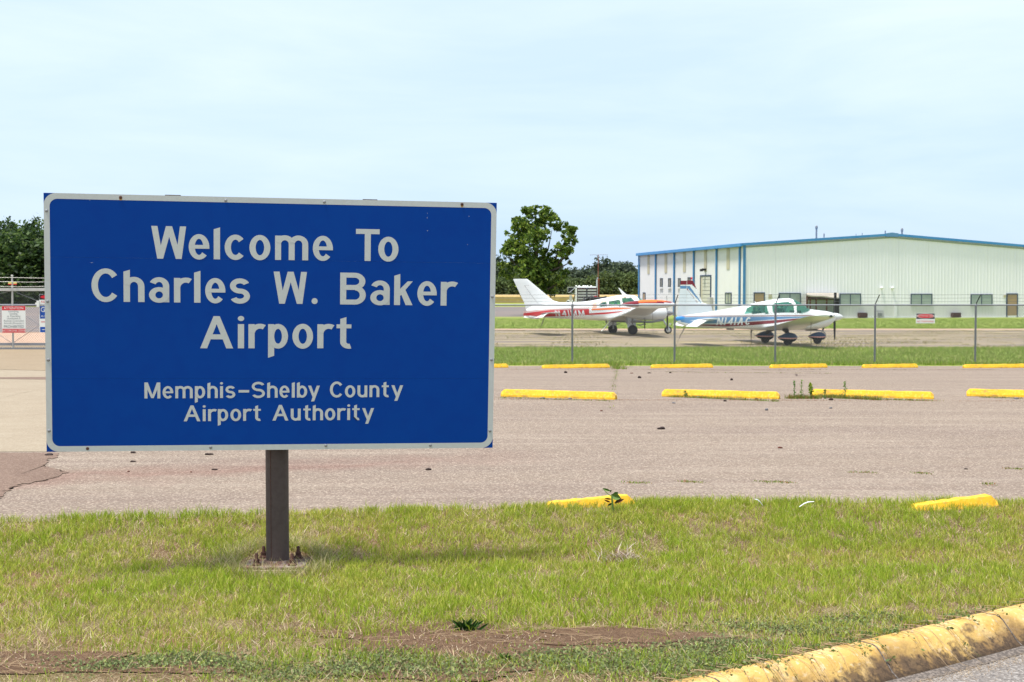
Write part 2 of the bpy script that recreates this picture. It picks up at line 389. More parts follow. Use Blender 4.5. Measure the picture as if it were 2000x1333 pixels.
M['field_tan'] = ground_mat('ripe_field', (.42, .295, .12), (.32, .23, .09), (.5, .38, .18), 1.2,
    [(.06, (.34, .27, .10), .7, (.4, 3, 1), .42, .62), (.2, (.48, .33, .12), .5, (.3, 2, 1), .45, .62)], fine=.6)
M['field_orange'] = ground_mat('orange_field', (.50, .27, .04), (.4, .22, .04), (.55, .36, .08), 1.2, [(.1, (.42, .30, .06), .6, (.4, 2, 1), .45, .62)], fine=.5)
M['land'] = ground_mat('far_land', (.17, .19, .05), (.12, .14, .04), (.25, .25, .09), .8, [(.05, (.28, .24, .09), .7, (1, 1, 1), .45, .6)])
M['blue'] = mat('sign_blue', (.0001, .048, .285), rough=.5, spec=.10, noise=[(1.1, (.0002, .056, .31), .6, (1, 1, 1), .40, .65), (9, (.0005, .036, .255), .25)])
M['signwhite'] = mat('sign_white', (.585, .60, .565), rough=.6, spec=.2, noise=[(3, (.55, .56, .53), .5), (40, (.54, .53, .49), .35)])
M['alu'] = mat('aluminium', (.55, .56, .56), rough=.4, metal=.8, noise=[(20, (.4, .4, .4), .5)])
M['brownpost'] = mat('brown_steel', (.092, .066, .060), rough=.62, noise=[(4, (.11, .085, .078), .6, (1, 1, .3)), (28, (.07, .045, .04), .4)], bump=(60, .12, .003))
M['rust'] = mat('rusty_steel', (.17, .105, .08), rough=.85, noise=[(14, (.28, .25, .24), .7), (40, (.14, .06, .035), .7)], bump=(90, .3, .003))
M['darkrust'] = mat('dark_rust', (.075, .035, .025), rough=.8, noise=[(60, (.15, .07, .05), .6)])
M['rustrun'] = mat('rust_stain', (.45, .26, .09), rough=.8)
M['footing'] = mat('footing_concrete', (.50, .40, .30), rough=.9, noise=[(12, (.34, .25, .17), .7), (50, (.6, .52, .42), .5)], bump=(60, .5, .01))
M['yellow'] = mat('stop_yellow', (.76, .435, .022), rough=.75, noise=[(5, (.66, .36, .02), .7), (30, (.84, .60, .10), .45, (1, 1, 1), .5, .62), (9, (.36, .22, .08), .75, (1, 1, 2), .56, .68), (26, (.30, .27, .22), .8, (1, 1, 1), .655, .70)], bump=(50, .3, .006))
M['kerbyellow'] = mat('kerb_yellow', (.56, .365, .115), rough=.88,
    noise=[(3.5, (.48, .285, .07), .6), (9, (.64, .48, .24), .55, (1, 1, 1), .50, .66), (30, (.66, .56, .40), .5, (1, 1, 1), .58, .66)], bump=(45, .6, .01))
def kerb_grime(m):
    # dirt worked into the lower half of the sloped face and in blotches, denser towards the gutter
    n, l = m.node_tree.nodes, m.node_tree.links; b = n['Principled BSDF']; src = b.inputs['Base Color'].links[0].from_socket
    t = n.new('ShaderNodeTexCoord'); sp = n.new('ShaderNodeSeparateXYZ'); l.new(t.outputs['Object'], sp.inputs[0])
    for sc, amp, lo, hi, c in ((2.3, 1.0, .45, .62, (.20, .12, .05)), (8, .95, .52, .64, (.085, .055, .035)), (40, .8, .57, .68, (.045, .03, .02))):
        z = n.new('ShaderNodeMapRange'); z.inputs['From Min'].default_value = -.155; z.inputs['From Max'].default_value = -.285; z.inputs['To Min'].default_value = -.09; z.inputs['To Max'].default_value = .16; z.clamp = True; l.new(sp.outputs['Z'], z.inputs['Value'])
        q = n.new('ShaderNodeTexNoise'); q.inputs['Scale'].default_value = sc; q.inputs['Detail'].default_value = 7; q.inputs['Roughness'].default_value = .62; l.new(t.outputs['Object'], q.inputs['Vector'])
        a = n.new('ShaderNodeMath'); a.operation = 'ADD'; l.new(q.outputs['Fac'], a.inputs[0]); l.new(z.outputs[0], a.inputs[1])
        r = n.new('ShaderNodeMapRange'); r.inputs['From Min'].default_value = lo; r.inputs['From Max'].default_value = hi; r.inputs['To Max'].default_value = amp*.9; l.new(a.outputs[0], r.inputs['Value'])
        mx = n.new('ShaderNodeMix'); mx.data_type = 'RGBA'; l.new(r.outputs[0], mx.inputs[0]); l.new(src, mx.inputs[6]); mx.inputs[7].default_value = (*c, 1); src = mx.outputs[2]
    l.new(src, b.inputs['Base Color'])
kerb_grime(M['kerbyellow'])
M['kerbbase'] = mat('kerb_gutter_dark', (.10, .085, .075), rough=.95, noise=[(60, (.25, .21, .18), .7)], bump=(80, .8, .01))
M['galv'] = mat('galvanised_steel', (.26, .27, .295), rough=.5, metal=.35, noise=[(8, (.20, .21, .24), .5)])
M['wire'] = mat('fence_wire', (.13, .135, .145), rough=.5, metal=.3)
M['galvlight'] = mat('pale_galvanised', (.52, .51, .48), rough=.55, metal=.15, noise=[(5, (.42, .41, .38), .5)])
M['hwall'] = mat('hangar_pale_green_metal', (.86, .845, .885), rough=.55, spec=.3, noise=[(.35, (.83, .815, .855), .6), (1.2, (.88, .86, .87), .4, (3, 3, .2))])
M['hwallw'] = mat('hangar_wainscot_white', (.70, .695, .685), rough=.6, noise=[(.8, (.66, .655, .64), .5)])
M['hblue'] = mat('hangar_blue_trim', (.065, .21, .42), rough=.45, noise=[(1, (.08, .26, .50), .5)])
M['hroof'] = mat('hangar_roof_blue', (.06, .24, .52), rough=.4, noise=[(.5, (.09, .29, .55), .5)])
M['hbeige'] = mat('fibreglass_beige', (.50, .46, .335), rough=.5, noise=[(2, (.43, .40, .29), .5)])
M['hdoor'] = mat('brown_door', (.385, .27, .165), rough=.6, noise=[(2, (.33, .23, .14), .5)])
M['rollup'] = mat('rollup_door_cream', (.58, .57, .48), rough=.6, noise=[(1.5, (.5, .48, .4), .5)])
M['shadeinside'] = mat('shaded_wall', (.33, .37, .33), rough=.8)  # wall green darkened to stand for shade under roof edge and awning
M['hframe'] = mat('window_frame_dark', (.05, .075, .12), rough=.45)
M['hglass'] = mat('window_blinds_glass', (.34, .40, .365), rough=.12, spec=.6, noise=[(1.5, (.27, .32, .29), .5)], coat=.3)
M['hglassd'] = mat('narrow_window_glass', (.20, .205, .20), rough=.15, spec=.6, noise=[(2, (.30, .29, .27), .6)])
M['awning'] = mat('awning_canvas', (.36, .33, .285), rough=.9, noise=[(2, (.30, .27, .235), .5)])
M['acbrown'] = mat('brown_grille', (.085, .05, .05), rough=.7)
M['white'] = mat('aircraft_white', (.80, .815, .80), rough=.28, spec=.5, coat=.35, noise=[(1.5, (.76, .78, .765), .5), (9, (.73, .75, .74), .3)])
M['whitecool'] = mat('aircraft_cool_white', (.70, .745, .79), rough=.3, spec=.5, coat=.3, noise=[(2, (.66, .71, .76), .5)])
M['pred'] = mat('aircraft_red', (.56, .012, .018), rough=.3, spec=.5, coat=.3)
M['pink'] = mat('faded_pink', (.74, .36, .30), rough=.4)
M['porange'] = mat('aircraft_orange', (.83, .17, .018), rough=.35, spec=.5, coat=.2)
M['pfade'] = mat('faded_orange', (.86, .43, .25), rough=.4)
M['pblue'] = mat('aircraft_blue', (.105, .25, .45), rough=.32, coat=.3, noise=[(2, (.13, .29, .50), .5)])
M['pnavy'] = mat('aircraft_navy', (.02, .05, .12), rough=.35, coat=.3)
M['pbright'] = mat('bright_blue_tail', (.03, .25, .62), rough=.4)
M['maroon'] = mat('aircraft_maroon', (.20, .014, .026), rough=.35, coat=.3)
M['tyre'] = mat('tyre_rubber', (.022, .02, .024), rough=.85)
M['black'] = mat('black_paint', (.02, .02, .024), rough=.5)
M['greymetal'] = mat('bare_grey_metal', (.30, .30, .31), rough=.45, metal=.4)
M['chrome'] = mat('bright_metal', (.62, .63, .64), rough=.25, metal=.8)
M['rope'] = mat('tie_down_rope', (.16, .14, .13), rough=.95)
M['seat'] = mat('dark_seat', (.03, .045, .05), rough=.8)
M['signred'] = mat('sign_red', (.60, .014, .028), rough=.45)
M['signblack'] = mat('sign_black', (.015, .015, .02), rough=.45)
M['plate'] = mat('sign_plate_white', (.74, .76, .72), rough=.5)
M['signtext'] = mat('sign_text_dark', (.13, .15, .17), rough=.6)
M['signblue2'] = mat('gate_sign_blue', (.01, .075, .36), rough=.45)
M['tyellow'] = mat('reflector_yellow', (.75, .70, .22), rough=.5)
M['bark'] = mat('bark', (.075, .055, .045), rough=.95, noise=[(6, (.045, .033, .028), .7, (1, 1, .2))])
M['paper'] = mat('white_paper', (.80, .80, .82), rough=.8)
M['clod'] = mat('dark_clod', (.028, .017, .016), rough=.9, noise=[(40, (.06, .04, .035), .6)], bump=(80, .6, .01))
M['clodb'] = mat('brown_clod', (.14, .045, .03), rough=.9, noise=[(40, (.06, .03, .025), .6)], bump=(80, .6, .01))
M['slate'] = mat('grey_stone', (.17, .165, .175), rough=.9, noise=[(30, (.08, .08, .09), .6)])
M['leaf'] = attr_mat('foliage', rough=.55, transl=.38)
M['grass'] = attr_mat('grass_blades', rough=.6, transl=.35, spec=.2)
def glass_mat():
    m = bpy.data.materials.new('tinted_glass'); m.use_nodes = True
    n, l = m.node_tree.nodes, m.node_tree.links
    b = n['Principled BSDF']; b.inputs['Base Color'].default_value = (.10, .30, .25, 1); b.inputs['Roughness'].default_value = .06; b.inputs['Specular IOR Level'].default_value = .7
    t = n.new('ShaderNodeBsdfTransparent'); t.inputs['Color'].default_value = (.50, .86, .76, 1)
    mx = n.new('ShaderNodeMixShader'); mx.inputs[0].default_value = .72
    l.new(b.outputs[0], mx.inputs[1]); l.new(t.outputs[0], mx.inputs[2]); l.new(mx.outputs[0], n['Material Output'].inputs['Surface'])
    return m
M['glass'] = glass_mat()

# ------------------------------------------------------------------ the ground in sheets
big = [(-700, -60), (700, -60), (700, 560), (-700, 560)]
go = sheet('ground', big, 0, M['land'], dz=-0.03)
for v in go.data.vertices:
    if v.co.y < 13.5: v.co.z -= .42
# kerb line (back of the kerb top) from the photograph
KP = [(-2.6, 3.72), (-1.0, 4.62), (.10, 5.30), (.99, 5.87), (1.95, 6.50), (2.84, 7.12), (3.9, 7.80), (5.2, 8.42), (7.0, 8.95), (14, 9.3)]
turf_poly = [(-16, 7.9), (-9, 8.2), (-3.5, 8.8), (0, 9.38), (1.2, 9.62), (4, 9.64), (6.1, 9.70), (14, 9.70)] + KP[9::-1] + [(-3.6, 3.2), (-16, 3.0)]
sheet('lawn', turf_poly, 0, M['turf'], dz=0.0)
lot_poly = [(-16, 7.95), (-9, 8.25), (-3.5, 8.82), (0, 9.40), (1.2, 9.64), (4, 9.66), (6.14, 9.72), (14, 9.72), (34, 9.8), (34, 37.6), (-.6, 37.8), (-7.6, 38.0), (-16, 40)]
sheet('car_park', lot_poly, 0, M['lot'], dz=0.0)
sheet('driveway', [(-30, 12.75), (-4.46, 12.75), (-5.3, 19.5), (-7.2, 38.05), (-8, 41.6), (-30, 43.5)], 0, M['concrete'], dz=0.003)
sheet('driveway_threshold', [(-30, 29.7), (-6.3, 29.6), (-8.2, 45), (-30, 46)], 0, M['tan_concrete'], dz=0.008)
sheet('asphalt_wedge', [(-11.2, 25.4), (-8.9, 27.3), (-5.95, 27.5), (-5.75, 25.4)], 0, M['patch'], dz=0.008)
def ragged(P, n=14, a=.022):
    r_ = random.Random(4); q = []
    for p0, p1 in zip(P[:-1], P[1:]):
        for j in range(n): t = j/n; q.append((p0[0]*(1-t)+p1[0]*t+r_.gauss(0, a), p0[1]*(1-t)+p1[1]*t+r_.gauss(0, a)))
    return q+[P[-1]]
sheet('asphalt_patch', [(-30, 12.8)]+ragged([tuple(ghit(a, b))[:2] for a, b in [(-80, 886), (0, 886), (118, 886), (100, 898), (82, 912), (108, 918), (132, 924), (95, 938), (40, 948), (15, 960), (0, 975), (-80, 1000)]])+[(-9, 8.9), (-30, 8.9)], 0, M['patch'], dz=0.0055)
sheet('road', [(p[0]+.25, p[1]-.10) for p in KP]+[(14, -6), (-14, -6), (-6, 1.2)], 0, M['road'], dz=-0.0)
ro = bpy.data.objects['road']
for v in ro.data.vertices: v.co.z = -0.30
# airside strips
sheet('verge', [(-9, 40.9), (-7.6, 38.0), (-.6, 37.8), (34, 37.6), (60, 37.6), (60, 50.7), (-8.6, 50.7)], 0, M['field_green'], dz=0.0)
sheet('apron', [(-8.6, 50.5), (60, 50.5), (60, 74), (-8.6, 74)], 0, M['apron'], dz=0.006)
sheet('apron_edge', [(-22, 73.2), (60, 73.2), (60, 75.6), (-22, 75.6)], 0, M['pinkedge'], dz=0.012)
sheet('infield', [(-22, 75.4), (90, 75.4), (90, 118), (-60, 118), (-60, 100), (-22, 90)], 0, M['field_green'], dz=0.004)
sheet('gate_gravel', [(-40, 45), (-8.3, 44), (-8.6, 62), (-40, 58)], 0, M['pinkedge'], dz=0.0)
sheet('taxiway', [(-60, 112), (13.6, 112), (12.5, 185), (-80, 185)], 0, M['taxi'], dz=0.009)
sheet('service_road', [(-48, 57), (-8.6, 61), (-8.6, 74), (-21.9, 75.5), (-22, 90), (-38, 160), (-80, 165)], 0, M['taxi'], dz=0.013)
sheet('mown_strip', [(-130, 184), (160, 184), (160, 262), (-160, 262)], 0, M['field_green'], dz=0.006)
sheet('flower_field', [(-150, 262), (-38, 262), (-38, 420), (-200, 420)], 0, M['field_orange'], dz=0.03)
# ripe grain stands about 0.9 m tall: a real raised slab
g = MB(); g.b2((-38, 245, -.6), (260, 505, .62)); g.build('ripe_field', M['field_tan'])['kind'] = 'structure'
g = MB(); g.b2((-320, 420, -.6), (-38.02, 505, .9)); g.build('ripe_field', M['field_tan'])['kind'] = 'structure'

# kerb: rounded mountable section swept along the line, in cast lengths with joints
def sweep(path, prof, mi=0, mb=None):
    mb = mb or MB(); P = [Vector((x, y, 0)) for x, y in path]; rings = []
    for i, p in enumerate(P):
        d = (P[min(i+1, len(P)-1)]-P[max(i-1, 0)]).normalized(); nrm = Vector((d.y, -d.x, 0))
        rings.append([(p.x+nrm.x*a, p.y+nrm.y*a, z) for a, z in prof])
    n = len(prof); vs = [q for r in rings for q in r]; fs = []
    for i in range(len(P)-1):
        for k in range(n-1): fs.append((i*n+k, i*n+k+1, (i+1)*n+k+1, (i+1)*n+k))
    fs.append(tuple(range(n))); fs.append(tuple((len(P)-1)*n+k for k in range(n))[::-1])
    return mb.add(vs, fs, mi)
fine = []
for i in range(len(KP)-1):
    for j in range(24): t = j/24; fine.append((KP[i][0]*(1-t)+KP[i+1][0]*t, KP[i][1]*(1-t)+KP[i+1][1]*t))
fine.append(KP[-1])
for _ in range(30): fine = [fine[0]]+[((fine[i-1][0]+fine[i][0]*2+fine[i+1][0])/4, (fine[i-1][1]+fine[i][1]*2+fine[i+1][1])/4) for i in range(1, len(fine)-1)]+[fine[-1]]
kerb = empty('kerb', (fine[0][0], fine[0][1], -.3), 0, 'worn yellow painted concrete kerb with dark grime along the road corner', 'kerb')
prof = [(-.06, -.34), (-.06, -.185), (-.01, -.157), (.075, -.153), (.098, -.158), (.118, -.172), (.150, -.206), (.205, -.264), (.24, -.286), (.24, -.34)]
step = 22; a = 3
while a < len(fine)-2:
    b = min(a+step, len(fine)-1)
    o = sweep(fine[a:b+1], [(q[0], q[1]+random.uniform(-.0015, .0015)) for q in prof]).build('kerb_length', M['kerbyellow'], kerb, smooth=True, angle=60); o.matrix_parent_inverse = Matrix.Translation(kerb.location).inverted()
    # grimy joint between two cast lengths
    a = b
    if b < len(fine)-2:
        p_, q_ = Vector(fine[b]), Vector(fine[b+1]); d_ = (q_-p_).normalized()
        o = sweep([tuple(p_-d_*.004), tuple(p_+d_*.004)], [(c_[0]+.0012, c_[1]+.0018) for c_ in prof]).build('kerb_joint', M['kerbbase'], kerb); o.matrix_parent_inverse = Matrix.Translation(kerb.location).inverted()
o = sweep(fine[3:], [(.238, -.34), (.238, -.284), (.262, -.288), (.30, -.2975), (.30, -.34)]).build('gutter_strip', M['kerbbase'], kerb, smooth=True); o.matrix_parent_inverse = Matrix.Translation(kerb.location).inverted()  # dark strip along the foot of the kerb

# ------------------------------------------------------------------ welcome sign
sign = empty('welcome_sign', (-1.477, 8.06, -.17), 0, 'large blue airport welcome sign with white border and lettering on a brown post', 'sign')
Rm = np.array([[.98672435, -.16137091, .01828874], [.16204745, .98575316, -.0450704], [-.01075513, .04743571, .99881639]])
SO = np.array([-1.4620606, 7.93406691, 1.39385398]); SW, SH = 2.74, 1.56536
BM = Matrix.Identity(4)
for i in range(3):
    for j in range(3): BM[i][j] = Rm[i][j]
    BM[i][3] = SO[i]-sign.location[i]
def sgn(px, py):        # photo pixel -> board coordinates (x right, z up)
    d = ray(px, py); n = Rm[:, 1]; o = np.array([0, 0, CAMZ]); k = ((SO-o)@n)/(d@n); q = Rm.T@(o+d*k-SO); return q[0], q[2]
# three boards with fine seams
s1 = sgn(500, 508)[1]; s2 = sgn(500, 740)[1]; lo, hi = -SH/2, SH/2
for z0, z1 in ((s1+.0003, hi), (s2+.0003, s1-.0003), (lo, s2-.0003)):
    p = MB(); p.b2((-SW/2, 0, z0), (SW/2, .022, z1)); p.build('board', M['blue'], sign).matrix_local = BM
for z in (.55, 0, -.55):
    p = MB(); p.b2((-1.25, .0225, z-.04), (1.25, .06, z+.04)); p.build('stiffener', M['alu'], sign).matrix_local = BM
for x in (sgn(335, 380)[0], sgn(724, 390)[0]):
    p = MB(); p.b2((x-.045, .0605, lo+.08), (x+.045, .115, hi+.006)); p.build('back_bracket', M['rust'], sign).matrix_local = BM
def rrect(w, h, r, n=10):
    q = []
    for cx, cz, a0 in ((w-r, h-r, 0), (-w+r, h-r, 90), (-w+r, -h+r, 180), (w-r, -h+r, 270)):
        for i in range(n+1):
            a = math.radians(a0+90*i/n); q.append((cx+r*math.cos(a), cz+r*math.sin(a)))
    return q
oq, iq = rrect(SW/2, SH/2, .072), rrect(SW/2-.034, SH/2-.034, .045)
p = MB(); n = len(oq)
vs = [(x, -.0006, z) for x, z in oq]+[(x, -.0006, z) for x, z in iq]
p.add(vs, [(i, (i+1) % n, n+(i+1) % n, n+i) for i in range(n)])
p.build('border', M['signwhite'], sign).matrix_local = BM
LINES = [
 ('white line of large letters reading Welcome To', 509.2, [('W',295.7,364.3),('e',368.6,408.9),('l',417.4,429.8),('c',438.8,477.9),('o',487.1,528),('m',537.2,601.9),('e',610.8,650),('T',694.8,741),('o',738.5,778)], (300,505.6,720,510.1)),
 ('white line of large letters reading Charles W. Baker', 0, [('C',178.9,231.8),('h',241.5,282.4),('a',291.1,330.7),('r',339.9,369.8),('l',379.2,391.6),('e',400.8,440.2),('s',449.1,488.2),('W',534.3,599.8),('.',608.5,620.3),('B',664.2,714.3),('a',723,761),('k',769.5,805.6),('e',814.8,852.6),('r',860.4,889.1)], (245,590,790,596.4)),
 ('white line of large letters reading Airport', 0, [('A',391,455.3),('i',465,476.3),('r',485.2,514.2),('p',523.5,562.5),('o',571,611.3),('r',619.6,648.1),('t',657,686)], (400,680.8,670,680.6)),
 ('white line of small letters reading Memphis-Shelby County', 0, [('M',282.2,313.2),('e',317.6,338.5),('m',342.4,376.5),('p',380.6,400.8),('h',405.2,425.4),('i',429.8,435.6),('s',440.4,459.5),('-',465.9,486.6),('S',491.7,517.4),('h',521.8,542.3),('e',545.8,565.3),('l',569.9,575.7),('b',579.8,600),('y',601.6,624.6),('C',644.2,669.5),('o',673.6,693.9),('u',698,717.3),('n',721.5,740.8),('t',745.4,759.2),('y',764.2,787.2)], (290,778.7,730,776)),
 ('white line of small letters reading Airport Authority', 0, [('A',358.7,391.4),('i',396,401.8),('r',406.4,421.3),('p',425.4,445.7),('o',450,471),('r',474.9,489.8),('t',494.7,509.4),('A',532,563.2),('u',567.8,587.2),('t',592.4,606.7),('h',610.8,630.9),('o',634.5,654.8),('r',658.7,673.4),('i',678,683.8),('t',687.9,702.2),('y',707.2,730.4)], (365,823.3,600,821.4))]
for li, (lab, _, chars, bl) in enumerate(LINES):
    mb = MB(); xa, za = sgn(bl[0], bl[1]); xb, zb = sgn(bl[2], bl[3])
    cap = (.198, .1985, .1985, .0985, .0985)[li]
    for ch, l, r in chars:
        ym = bl[1]+(bl[3]-bl[1])*((l+r)/2-bl[0])/(bl[2]-bl[0])
        x0, x1 = sgn(l, ym)[0], sgn(r, ym)[0]; z0 = za+(zb-za)*((x0+x1)/2-xa)/(xb-xa)
        for k, poly in enumerate(glyph(ch, (x1-x0)/cap, *((.19, .155) if li < 3 else (.18, .15)))):
            y = -.0006-.00003*k
            mb.add([(x0+u*cap, y, z0+v*cap) for u, v in poly], [tuple(range(len(poly)))])
        o = mb.build('letter', M['signwhite'], sign); o.matrix_local = BM; mb = MB()
    pass
for i, (px, py, big_) in enumerate([(235.6,386,1),(441,392,0),(633.5,395,0),(902.5,399.5,1),(91,412,0),(93,589,0),(94.5,703.5,0),(96,842,0),(171,876.5,1),(411.5,874,0),(636.5,870.5,0),(840.6,870,0),(961.5,580,0),(960,703,0),(957,842,0)]):
    x, z = sgn(px, py); mb = MB(); r = .0075
    mb.lathe([(-.0012, r*1.3), (-.003, r*1.25), (-.0055, r*.8), (-.006, .002)], axis='y', n=12, c=(x, 0, z), mi=0)
    if big_ and py < 800: mb.add([(x-.010, -.0009, z-.004), (x+.010, -.0009, z-.004), (x+.006, -.0009, z-.018), (x-.006, -.0009, z-.018)], [(0, 1, 2, 3)], 1)
    mb.build('screw', [M['darkrust'] if big_ else M['greymetal'], M['rustrun']], sign, smooth=True).matrix_local = BM
# small scuffs on the face: scraped flecks near the top right and on the small lettering
mb = MB()
for px, py, w, h in [(834.3,426,1.0,3),(834.6,417,.8,1.5),(835,451,1.4,2),(916,423,1.5,1.5),(913,478,1.2,1.2),(175.5,391.5,1.2,1.4),(179,513.5,6,.7)]:
    x, z = sgn(px, py); a, b = w*.0016, h*.0016
    mb.add([(x-a, -.0008, z), (x, -.0008, z+b), (x+a, -.0008, z), (x, -.0008, z-b)], [(0, 1, 2, 3)])
o = mb.build('scuff', M['signwhite'], sign); o.matrix_local = BM; o['kind'] = 'stuff'
mb = MB(); x, z = sgn(694.5, 817.5)
mb.add([(x-.016, -.0018, z+.008), (x-.010, -.0018, z+.011), (x+.010, -.0018, z-.010), (x+.013, -.0018, z-.015), (x-.002, -.0018, z-.006)], [(0, 1, 2, 3, 4)]); mb.build('scratch', M['signblack'], sign).matrix_local = BM
# post with seam, plate, bolts, footing
PX, PY = -1.484+1.462, 0.02
gzp = 0.0
mb = MB(); mb.lathe([(.055, .0725), (.90, .0725), (2.0, .0725), (2.12, .0725)], axis='z', n=40, c=(PX, PY+.05, 0)); mb.build('post', M['brownpost'], sign, smooth=True)
mb = MB(); mb.box((PX-.0285, PY+.05-.0672, .56), (.0035, .003, 1.0)); mb.build('weld_seam', M['darkrust'], sign)
mb = MB(); mb.box((PX, PY+.05, .0375), (.385, .36, .014)); mb.build('base_plate', M['rust'], sign, bevel=.002)
mb = MB(); mb.lathe([(.0446, .092), (.052, .086), (.060, .0745)], axis='z', n=36, c=(PX, PY+.05, 0)); mb.build('weld_collar', M['rust'], sign, smooth=True)
mb = MB(); mb.box((PX, PY+.05, -.03), (.43, .42, .116)); mb.build('footing', M['footing'], sign, bevel=.012)
for sx in (-1, 1):
    for sy in (-1, 1):
        c = (PX+sx*.112, PY+.05+sy*.115, 0); bt = empty('anchor_bolt'); bt.parent = sign; bt.location = c
        mb = MB(); mb.lathe([(.030, .011), (.112, .011), (.121, .007)], axis='z', n=12); mb.build('threaded_rod', M['darkrust'], bt, smooth=True)
        mb = MB(); mb.lathe([(.0622, .0185), (.083, .0185)], axis='z', n=6); mb.build('nut', M['darkrust'], bt)
        mb = MB(); mb.lathe([(.0445, .029), (.051, .029), (.0615, .021)], axis='z', n=16); mb.build('washer', M['darkrust'], bt)

# ------------------------------------------------------------------ wheel stops
def stop_mesh(L, key, wob):
    mb = MB(); r_ = random.Random(key); n = 14; prof = [(-.085, 0), (-.080, .035), (-.045, .112), (.045, .112), (.080, .035), (.085, 0)]
    rings = []
    for i in range(n+1):
        x = -L/2+L*i/n; e = 1.0
        zc = 1.0
        if i in (0, n): e, zc = .86, .62
        rings.append([(x+(0 if i not in (0, n) else 0), y*e, z*(zc if z > .1 else 1)+(r_.uniform(-wob, wob) if z > .1 else 0)) for y, z in prof])
    # sloped shoulder: second ring close to the end at full height
    rings.insert(1, [(-L/2+.045, y, z) for y, z in prof]); rings.insert(-1, [(L/2-.045, y, z) for y, z in prof])
    m = len(prof); vs = [q for r in rings for q in r]; fs = []
    for i in range(len(rings)-1):
        for k in range(m): fs.append((i*m+k, i*m+(k+1) % m, (i+1)*m+(k+1) % m, (i+1)*m+k))
    fs.append(tuple(range(m))[::-1]); fs.append(tuple((len(rings)-1)*m+k for k in range(m)))
    return mb.add(vs, fs)
STOPS = [
 # right end px, row depth, length, yaw deg, label
 (992, 36.9, 1.9, 14, 'far row yellow wheel stop half hidden by the right edge of the blue sign'),
 (1190, 36.6, 2.02, 17, 'far row yellow wheel stop in front of the first fence post right of the sign'),
 (1392, 36.8, 1.87, 14, 'far row yellow wheel stop below the fence post between the two aircraft'),
 (1615, 36.9, 1.83, 18, 'far row yellow wheel stop below the wheels of the blue striped aircraft'),
 (1792, 36.9, 1.74, 14, 'far row yellow wheel stop below the red and black fence sign'),
 (2006, 36.8, 2.0, 12, 'rightmost yellow wheel stop of the far row along the fence'),
 (1204, 19.2, 1.83, -20, 'middle row yellow wheel stop nearest the sign, chipped on top'),
 (1524, 19.3, 1.80, -19, 'middle row yellow wheel stop with grass along its front, left of the tall weeds'),
 (1826, 19.3, 1.82, -19, 'middle row yellow wheel stop just right of the tall weeds'),
 (2140, 19.4, 1.83, -18, 'middle row yellow wheel stop cut by the right edge of the picture'),
 (1240, 9.55, .68, 6, 'near yellow wheel stop sunk in the turf edge behind the broad leaved weed'),
 (1948, 9.55, .68, 10, 'near yellow wheel stop at the turf edge on the right, mostly overgrown')]
for i, (pr, Y, L, yaw, lab) in enumerate(STOPS):
    a = math.radians(yaw)
    xr = (pr-1000)/2500*Y; cx, cy = xr-L/2*math.cos(a), Y-L/2*math.sin(a)
    o = stop_mesh(L, i, .004).build('wheel_stop', M['yellow'], bevel=.006)
    z = float(gz(cx, cy)); z = max(z, -.05) if i > 9 else z
    o.location = (cx, cy, z-.005); o.rotation_euler = (0, -(float(gz(cx+.5, cy))-float(gz(cx-.5, cy))), a)
    if i >= 10: o.location = (cx, cy, (-.055, -.06)[i-10]); o.rotation_euler = (0, -(.075, .10)[i-10], a)
    props(o, lab, 'wheel stop', 'yellow concrete wheel stops in the car park')
